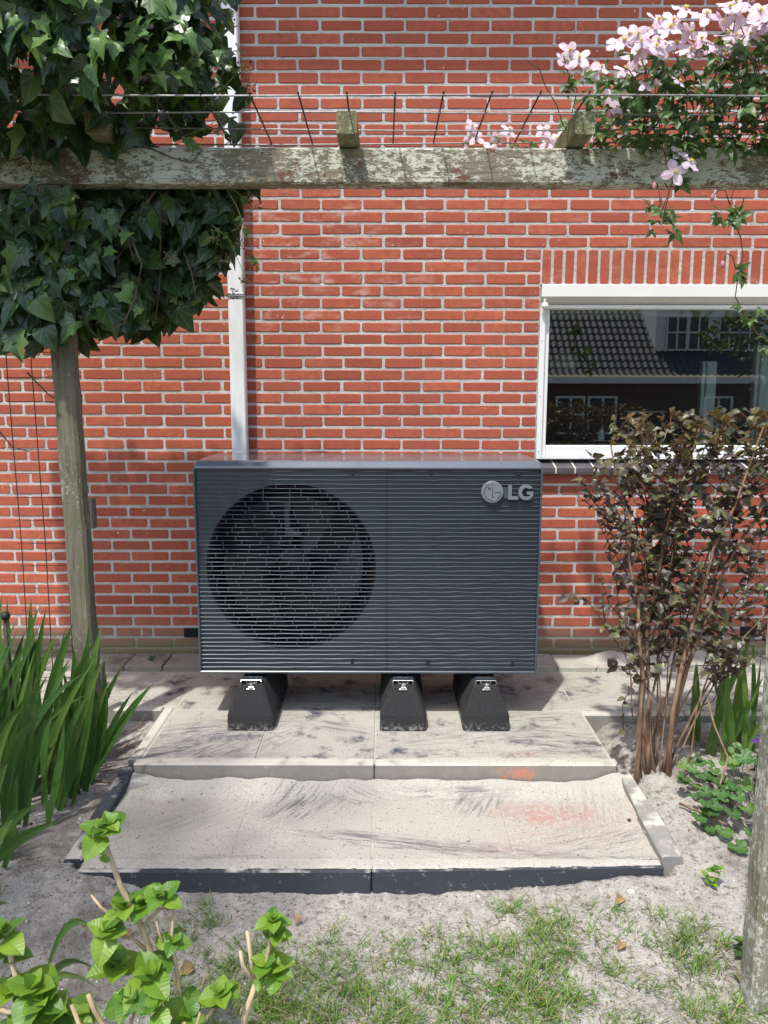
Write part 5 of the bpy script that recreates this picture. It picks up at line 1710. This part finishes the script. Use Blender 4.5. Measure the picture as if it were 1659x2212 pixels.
hyd((-0.52, 1.62, -0.21), 'hydrangea with one tall leafy cane before the left end of the front kerb',
    [(-0.632, 1.60, .525, .062, 4), (-0.615, 1.60, .548, .040, 3), (-0.634, 1.60, .475, .026, 1), (-0.590, 1.60, .335, .060, 4), (-0.625, 1.58, .295, .060, 4), (-0.545, 1.62, .345, .055, 3), (-0.503, 1.60, .365, .052, 4), (-0.484, 1.60, .255, .042, 3),
     (-0.530, 1.57, .185, .075, 4), (-0.565, 1.55, .145, .070, 4), (-0.620, 1.60, .185, .070, 4), (-0.455, 1.58, .085, .065, 3), (-0.505, 1.52, .150, .055, 3)],
    [(.008, [(-.50, 1.64, -.22), (-.525, 1.62, .05), (-.538, 1.61, .22), (-.556, 1.60, .30), (-.598, 1.60, .40), (-.632, 1.60, .52)]), (.005, [(-.538, 1.61, .22), (-.575, 1.6, .265), (-.62, 1.58, .295)]), (.004, [(-.55, 1.6, .30), (-.515, 1.60, .335), (-.50, 1.60, .345)]), (.005, [(-.46, 1.6, -.05), (-.475, 1.6, .15), (-.486, 1.6, .27), (-.48, 1.6, .34)]), (.003, [(-.482, 1.6, .26), (-.495, 1.6, .30), (-.503, 1.6, .355)]), (.004, [(-.595, 1.6, .30), (-.645, 1.6, .345), (-.665, 1.6, .375)]),
     (.0025, [(-.52, 1.6, .24), (-.53, 1.6, .29), (-.535, 1.6, .315)]), (.003, [(-.50, 1.6, .24), (-.515, 1.6, .28), (-.52, 1.6, .31)]),
     (.011, [(-.60, 1.55, -.2), (-.595, 1.55, .02), (-.592, 1.55, .055)]), (.007, [(-.592, 1.55, .05), (-.635, 1.55, .085), (-.655, 1.55, .13), (-.665, 1.55, .165)]), (.005, [(-.592, 1.55, .055), (-.575, 1.55, .085), (-.56, 1.55, .125)]), (.005, [(-.592, 1.55, .06), (-.594, 1.55, .125)]), (.006, [(-.62, 1.52, -.1), (-.66, 1.52, .06), (-.69, 1.52, .165)]), (.007, [(-.58, 1.5, -.1), (-.56, 1.5, .02), (-.515, 1.5, .11)]), (.005, [(-.59, 1.5, -.1), (-.57, 1.5, .03), (-.545, 1.5, .12)]), (.005, [(-.455, 1.55, -.1), (-.452, 1.55, .03), (-.45, 1.55, .095)])])
hyd((-0.34, 1.62, -0.21), 'small hydrangea of a forked bare cane with two leaf tufts over the sparse grass',
    [(-.254, 1.60, .305, .045, 4), (-.243, 1.60, .272, .040, 3), (-.268, 1.60, .195, .055, 3), (-.282, 1.6, .17, .03, 2), (-.245, 1.60, .175, .045, 3), (-.372, 1.58, .135, .055, 4), (-.36, 1.58, .15, .03, 2), (-.40, 1.58, .12, .03, 2)],
    [(.010, [(-.335, 1.60, -.22), (-.325, 1.6, .06), (-.295, 1.6, .155)]), (.006, [(-.295, 1.6, .155), (-.305, 1.6, .21), (-.312, 1.6, .285)]), (.006, [(-.297, 1.6, .155), (-.325, 1.6, .20), (-.33, 1.6, .235)]), (.005, [(-.293, 1.6, .155), (-.27, 1.6, .20), (-.255, 1.6, .30)]), (.005, [(-.295, 1.6, .158), (-.318, 1.6, .185)]), (.007, [(-.45, 1.6, -.22), (-.43, 1.6, .04), (-.375, 1.59, .125)]), (.004, [(-.44, 1.55, -.1), (-.43, 1.55, .06), (-.415, 1.55, .12)])])
hyd((-0.82, 1.60, -0.21), 'bright green hydrangea cut off by the bottom left corner',
    [(-.868, 1.60, .265, .065, 4), (-.885, 1.62, .20, .06, 3), (-.80, 1.58, .145, .075, 4), (-.775, 1.57, .125, .060, 4), (-.75, 1.57, .07, .085, 3), (-.83, 1.55, .06, .07, 4), (-.79, 1.55, .03, .07, 4), (-.86, 1.6, .12, .065, 3), (-.72, 1.6, .06, .075, 3), (-.81, 1.5, .02, .07, 3)],
    [(.008, [(-.82, 1.62, -.22), (-.83, 1.61, .0), (-.865, 1.60, .25)]), (.007, [(-.80, 1.6, -.22), (-.80, 1.59, .13)]), (.006, [(-.78, 1.58, -.2), (-.75, 1.57, .06)]), (.006, [(-.9, 1.55, .14), (-.85, 1.55, .12), (-.82, 1.56, .11)])])

# ================================================================== GROUND COVER
PATCH = [(-.576, 2.237, .07, .5), (-.185, 2.174, .07, .6), (-.366, 2.037, .16, 1.3), (.495, 2.176, .10, 1.2), (.50, 2.06, .14, 1.6), (.39, 1.93, .20, 2.0), (.95, 2.09, .11, 1.6), (.028, 1.92, .20, 1.8), (.225, 2.076, .14, .7), (.562, 2.284, .07, .6), (.72, 2.262, .07, .5), (1.03, 1.86, .2, 1.8), (.70, 1.86, .2, .6), (-.29, 1.90, .16, 1.6), (.80, 2.16, .08, .5), (-.1, 1.8, .3, 1.6), (.4, 1.75, .3, 2.0), (-.55, 1.9, .15, .8), (-.1, 2.08, .1, .7), (.40, 2.27, .06, .35)]
wts = [p[3] * p[2] for p in PATCH]
NB = 12500
V = np.zeros((NB * 5, 3)); F = []
UVg = np.zeros((NB * 5, 2))
gr = random.Random(3)
tuft = []
for k in range(520):
    p = gr.choices(PATCH, wts)[0]
    tuft.append((p[0] + gr.gauss(0, p[2] * .62), p[1] + gr.gauss(0, p[2] * .5)))
for k in range(60):
    tuft.append((gr.uniform(-1.0, 1.2), gr.uniform(1.55, 2.32)))
tz_ = gz(np.array([t[0] for t in tuft]), np.array([t[1] for t in tuft]))
q = 0
while q < NB:
    i = gr.randrange(len(tuft))
    x, y = tuft[i]
    if y > 2.37 or y < 1.3: 
        i = (i + 1) % len(tuft); x, y = tuft[i]
    if y > 2.37: y = 2.3
    bx, by, bz = x + gr.gauss(0, .017), y + gr.gauss(0, .017), tz_[i] - .004
    a = gr.uniform(0, 6.28); h = gr.uniform(.008, .042); ln = gr.uniform(.6, 2.4) * h
    tx, ty = math.cos(a) * ln, math.sin(a) * ln
    w = gr.uniform(.0010, .0020)
    sx_, sy_ = -math.sin(a + gr.uniform(-.7, .7)) * w, math.cos(a) * w
    V[q * 5] = (bx - sx_, by - sy_, bz); V[q * 5 + 1] = (bx + sx_, by + sy_, bz)
    V[q * 5 + 2] = (bx + tx * .4 - sx_ * .8, by + ty * .4 - sy_ * .8, bz + h * .62); V[q * 5 + 3] = (bx + tx * .4 + sx_ * .8, by + ty * .4 + sy_ * .8, bz + h * .62)
    V[q * 5 + 4] = (bx + tx, by + ty, bz + h)
    F += [(q * 5, q * 5 + 1, q * 5 + 3, q * 5 + 2), (q * 5 + 2, q * 5 + 3, q * 5 + 4)]
    q += 1
me = tpl_mesh('grass', (V, F, UVg), [M['grass']])
tag(link('grass', me, (0, 0, 0)), 'sparse thin grass tufts on the sandy soil in the foreground', 'grass', kind='stuff')

# crumbs of soil and small stones
cr = MB()
crr = random.Random(9)
for k in range(5200):
    if k < 4300:
        x, y = crr.uniform(-1.3, 1.4), crr.uniform(1.6, 2.42)
        if crr.random() < .35: x = crr.choice((crr.uniform(-1.6, -1.08), crr.uniform(1.04, 1.5))); y = crr.uniform(2.2, 3.45)
        z = float(gz(x, y))
        r_ = crr.uniform(.0012, .0048) * (1.9 if crr.random() < .06 else 1)
    else:
        x, y = crr.uniform(-1.0, .95), crr.uniform(2.47, 2.96)
        z = max(-.1, float(sand_low(np.array([x]), np.array([y]))[0])); r_ = crr.uniform(.001, .003)
        if crr.random() < .35: y = crr.uniform(3.04, 4.0); z = 0.0
    p = [(x + dx * r_ * crr.uniform(.6, 1.2), y + dy * r_ * crr.uniform(.6, 1.2), z + dz * r_ * crr.uniform(.5, .9)) for dx, dy, dz in ((1, 0, 0), (-1, 0, 0), (0, 1, 0), (0, -1, 0), (0, 0, 1.2), (0, 0, -.6))]
    cr.add(p, [(0, 2, 4), (2, 1, 4), (1, 3, 4), (3, 0, 4), (2, 0, 5), (1, 2, 5), (3, 1, 5), (0, 3, 5)])
ct = NT('soil_crumb')
cc = ct.ramp(ct.rand(), [(0, (0.07, 0.058, 0.05)), (.4, (0.17, 0.15, 0.13)), (.75, (0.38, 0.35, 0.31)), (1, (0.66, 0.63, 0.58))])
M['crumb'] = ct.fin(cc, .95, spec=.2)
tag(cr.build('soil_crumbs', M['crumb'], fix=False), 'scattered crumbs of soil and grit over the sand', 'soil', kind='stuff')

# dead straw and bits of root on the soil
sw = MB()
for k in range(700):
    x, y = crr.uniform(-1.2, 1.35), crr.uniform(1.6, 2.36)
    if crr.random() < .4: pq = crr.choices(PATCH, wts)[0]; x, y = pq[0] + crr.gauss(0, pq[2] * .8), pq[1] + crr.gauss(0, pq[2] * .6)
    if y > 2.37: y = 2.3
    z = float(gz(x, y)); a = crr.uniform(0, 6.28); l_ = crr.uniform(.008, .04)
    sw.tube([(x, y, z + .003), (x + math.cos(a) * l_ * .5, y + math.sin(a) * l_ * .5, z + crr.uniform(.004, .014)), (x + math.cos(a + .4) * l_, y + math.sin(a + .4) * l_, z + crr.uniform(.002, .008))], crr.uniform(.0004, .0011), 4)
tag(sw.build('dead_straw', M['dry'], fix=False), 'short dry straws and root bits scattered over the front soil', 'straw', kind='stuff')

# single small things lying about
def dry_leaf(x, y, s, label, z=None):
    o = link('dry_leaf', tpl_mesh('dry_leaf', leaf_tpl(HY, .5, .5, .08, rng.randrange(99)), [M['dry']]), (0, 0, 0))
    z = float(gz(x, y)) + .012 if z is None else z
    o.matrix_world = frame((x, y, z), (U(-1, 1), U(-1, .3), .15), (U(-.3, .3), -.4, 1), s)
    tag(o, label, 'leaf', 'fallen leaves on the ground')


dry_leaf(-.565, 2.06, .045, 'curled brown dead leaf on the soil right of the tall hydrangea')
dry_leaf(-.27, 2.235, .03, 'small reddish dead leaf on the sand below the front kerb joint')
dry_leaf(.78, 2.31, .035, 'pale dead leaf on the sand under the right end of the front kerb')
dry_leaf(.73, 2.13, .03, 'tan dead leaf beside the grass left of the foreground post')
dry_leaf(1.04, 2.02, .035, 'brown dead leaf at the foot of the foreground post')
dry_leaf(-.79, 2.19, .03, 'brown dead leaf under the tall hydrangea cane')


def stick(pts, r_, label):
    tag(MB().tube(pts, r_, 6).build('fallen_stick', M['bark'], smooth=True), label, 'stick', 'fallen sticks and straws')


def gp(x, y, h=.006): return (x, y, float(gz(x, y)) + h)


stick([gp(-1.30, 3.30), gp(-1.20, 3.36, .02), gp(-1.12, 3.42, .03)], .0022, 'thin brown twig on the soil between left post and terrace')
stick([gp(-1.18, 3.20), gp(-1.14, 3.30, .02), gp(-1.13, 3.46, .06)], .002, 'thin twig standing slanted beside the left terrace kerb')
stick([gp(1.22, 2.62), gp(1.235, 2.68, .06), (1.31, 2.75, .14), (1.27, 2.80, .25), (1.255, 2.84, .34)], .0042, 'bent tan stalk rising from the columbine leaves')
stick([gp(1.13, 2.74, .02), gp(1.20, 2.66, .03), gp(1.25, 2.60, .03)], .005, 'brown cut twig lying under the columbine leaves')
stick([gp(-.93, 2.27), gp(-.83, 2.30), gp(-.70, 2.31)], .002, 'thin reddish runner lying on the dark soil under the kerb end')
stick([gp(-1.20, 2.98, .01), gp(-1.15, 2.97, .012), gp(-1.08, 2.96, .01)], .003, 'pale straw lying at the foot of the sword leaves')
for (x, y, s, label) in ((1.0, 2.62, .016, 'brownish pebble beside the grooved end kerb'), (.955, 2.69, .008, 'tiny pale pebble on the sand by the right kerb'), (.82, 2.33, .014, 'white pebble on the soil near the right kerb end')):
    zz = float(sand_low(np.array([x]), np.array([y]))[0]) + s * .3 if y > 2.45 else float(gz(x, y)) + s * .3
    tag(MB().ball((x - .03 if y > 2.45 else x, y, zz), s, 0, 9, 6, (1, .8, .6)).build('pebble', M['crumb'], smooth=True), label, 'pebble', 'pebbles')


def weed(loc, label, n_, s, mat, h):
    w_ = empty('weed', loc)
    tag(w_, label, 'weed')
    L_ = Leaves('leaf', [leaf_tpl([(x * .8, y, m) for x, y, m in HY], .2, .3, .02, k) for k in range(2)], mat)
    for k in range(n_):
        a = U(0, 6.28)
        L_.add(k, frame((loc[0] + U(-.01, .01), loc[1] + U(-.01, .01), loc[2] + U(0, h)), (math.cos(a), math.sin(a) - .3, U(.1, 1.2)), (0, -.2, 1), s * U(.7, 1.2)))
    L_.finish(w_, 60)


weed((1.09, 2.34, -.10), 'small bright weed seedling on the soil left of the foreground post', 10, .03, M['hyd'], .07)
weed((1.08, 2.10, -.17), 'small dark weed at the base of the foreground post', 14, .03, M['colu'], .05)
weed((-1.235, 3.12, -.07), 'tiny green weed at the foot of the left post', 10, .022, M['colu'], .03)
weed((-1.30, 4.14, .032), 'tiny green weed growing between wall foot pavers left of the unit', 12, .02, M['colu'], .02)
weed((-1.20, 4.07, .01), 'tiny weed at the front edge of the wall foot pavers', 7, .018, M['hyd'], .02)

# ================================================================== UNSEEN TREE ADDED LEFT OF THE CAMERA (its thin crown shades the left of the terrace)
tr_ = empty('garden_tree', (-3.6, -1.2, -0.2))
tag(tr_, 'slim unseen tree added left of the photographer to shade the terrace', 'tree')
tk = [(-3.6, -1.2, -.3), (-3.55, -1.2, 2.5), (-3.4, -1.25, 5.0), (-3.2, -1.3, 7.5), (-3.0, -1.35, 9.6)]
MB().tube(tk, [.11, .09, .07, .045, .02], 10).build('trunk', M['bark'], tr_, smooth=True)
lm_ = MB()
trr = random.Random(15)
TL = Leaves('leaf', hyd_t, M['clem'])
for k in range(30):
    p0 = Vector(tk[2]).lerp(Vector(tk[4]), trr.random())
    e = Vector((trr.uniform(-4.0, -2.0), trr.uniform(-2.4, -.75), trr.uniform(8.2, 9.6)))
    pts = [p0.lerp(e, t) + Vector((0, 0, .12 * math.sin(t * 3.1))) for t in np.linspace(0, 1, 6)]
    lm_.tube(pts, np.linspace(.014, .004, 6), 6)
    for q in range(34):
        c_ = pts[trr.randrange(2, 6)] + Vector((trr.gauss(0, .16), trr.gauss(0, .16), trr.gauss(0, .13)))
        TL.add(trr.randrange(3), frame(c_, (trr.uniform(-1, 1), trr.uniform(-1, 1), trr.uniform(-.8, .2)), (trr.uniform(-.5, .5), trr.uniform(-.5, .5), 1), trr.uniform(.05, .09)), trr.random() * 0.01)
lm_.build('limbs', M['bark'], tr_, smooth=True)
TL.finish(tr_, 0, 'crown')

mt = empty('garden_tree', (7.4, -6.2, -0.2))
tag(mt, 'small leafy tree across the garden, mirrored at the right of the window', 'tree')
MB().tube([(7.4, -6.2, -.3), (7.35, -6.2, 1.2), (7.3, -6.15, 2.4), (7.25, -6.1, 3.4)], [.06, .05, .035, .015], 8).build('trunk', M['bark'], mt, smooth=True)
TL = Leaves('leaf', hyd_t, M['clem'])
for k in range(34):
    cc_ = Vector((7.3 + trr.gauss(0, .55), -6.15 + trr.gauss(0, .5), 2.8 + trr.gauss(0, .55)))
    for q in range(26):
        TL.add(trr.randrange(3), frame(cc_ + Vector((trr.gauss(0, .15), trr.gauss(0, .15), trr.gauss(0, .12))), (trr.uniform(-1, 1), trr.uniform(-1, 1), trr.uniform(-.8, .2)), (trr.uniform(-.6, .6), trr.uniform(-.6, .6), 1), trr.uniform(.08, .14)), .01)
TL.finish(mt, 0, 'crown')

# ================================================================== HOUSE ACROSS (seen mirrored in the window)
nh = empty('neighbour_house', (9, -21.6, 0))
tag(nh, 'dark tiled house with white dormer standing opposite, mirrored in the window glass', 'house')
NYF = -21.6
MB().box(0, 22, NYF - 6, NYF, -0.2, 2.1).build('wall', plain('dark_brick', (0.10, 0.045, 0.035), .9, var=.3, nscale=30), nh)
xs_ = np.linspace(-0.5, 22.5, 620); ts_ = np.linspace(0, 1, 115)
XX, TT = np.meshgrid(xs_, ts_)
row_ = TT * 14
YY = NYF + 0.35 - TT * 4.4
ZZ = 2.25 + TT * 4.0 + 0.028 * np.sin(XX * 2 * math.pi / 0.26) + 0.05 * (1 - (row_ % 1.0))
id_ = np.arange(XX.size).reshape(XX.shape)
q4 = np.stack([id_[:-1, :-1], id_[:-1, 1:], id_[1:, 1:], id_[1:, :-1]], -1).reshape(-1, 4)
me = bpy.data.meshes.new('roof')
me.from_pydata((np.stack([XX, YY, ZZ], -1).reshape(-1, 3) - np.array((9, NYF, 0))).tolist(), [], q4.tolist())
me.materials.append(plain('black_pantile', (0.020, 0.022, 0.027), .6))
link('roof', me, (9, NYF, 0), nh)
MB().box(-0.5, 22.5, NYF + 0.30, NYF + 0.42, 1.98, 2.22).build('gutter', M['white'], nh)
dm = MB().box(10.7, 15.5, NYF - 3.2, NYF - 0.75, 3.0, 5.2)
dm.build('dormer', M['white'], nh)
for x in (11.15, 12.0, 13.2, 14.0):
    f = MB()
    f.box(x, x + .75, NYF - .74, NYF - .70, 3.35, 4.55)
    o = f.build('window', plain('dark_pane', (0.02, 0.022, 0.025), .1), nh)
    b = MB()
    for a in (x - .05, x + .35, x + .73): b.box(a, a + .06, NYF - .695, NYF - .66, 3.3, 4.6)
    for a in (3.28, 3.95, 4.55): b.box(x - .05, x + .79, NYF - .69, NYF - .665, a, a + .06)
    b.build('frame', M['white'], o)
for x in (6.75, 8.0, 12.5, 15.0):
    o = MB().box(x, x + 1.0, NYF + .005, NYF + .03, 0.1, 1.42).build('window', bpy.data.materials['dark_pane'], nh)
    b = MB()
    for a in (x - .08, x + .47, x + .98): b.box(a, a + .09, NYF + .035, NYF + .08, 0.05, 1.5)
    for a in (.02, .75, 1.42): b.box(x - .08, x + 1.07, NYF + .04, NYF + .075, a, a + .08)
    b.build('frame', M['white'], o)
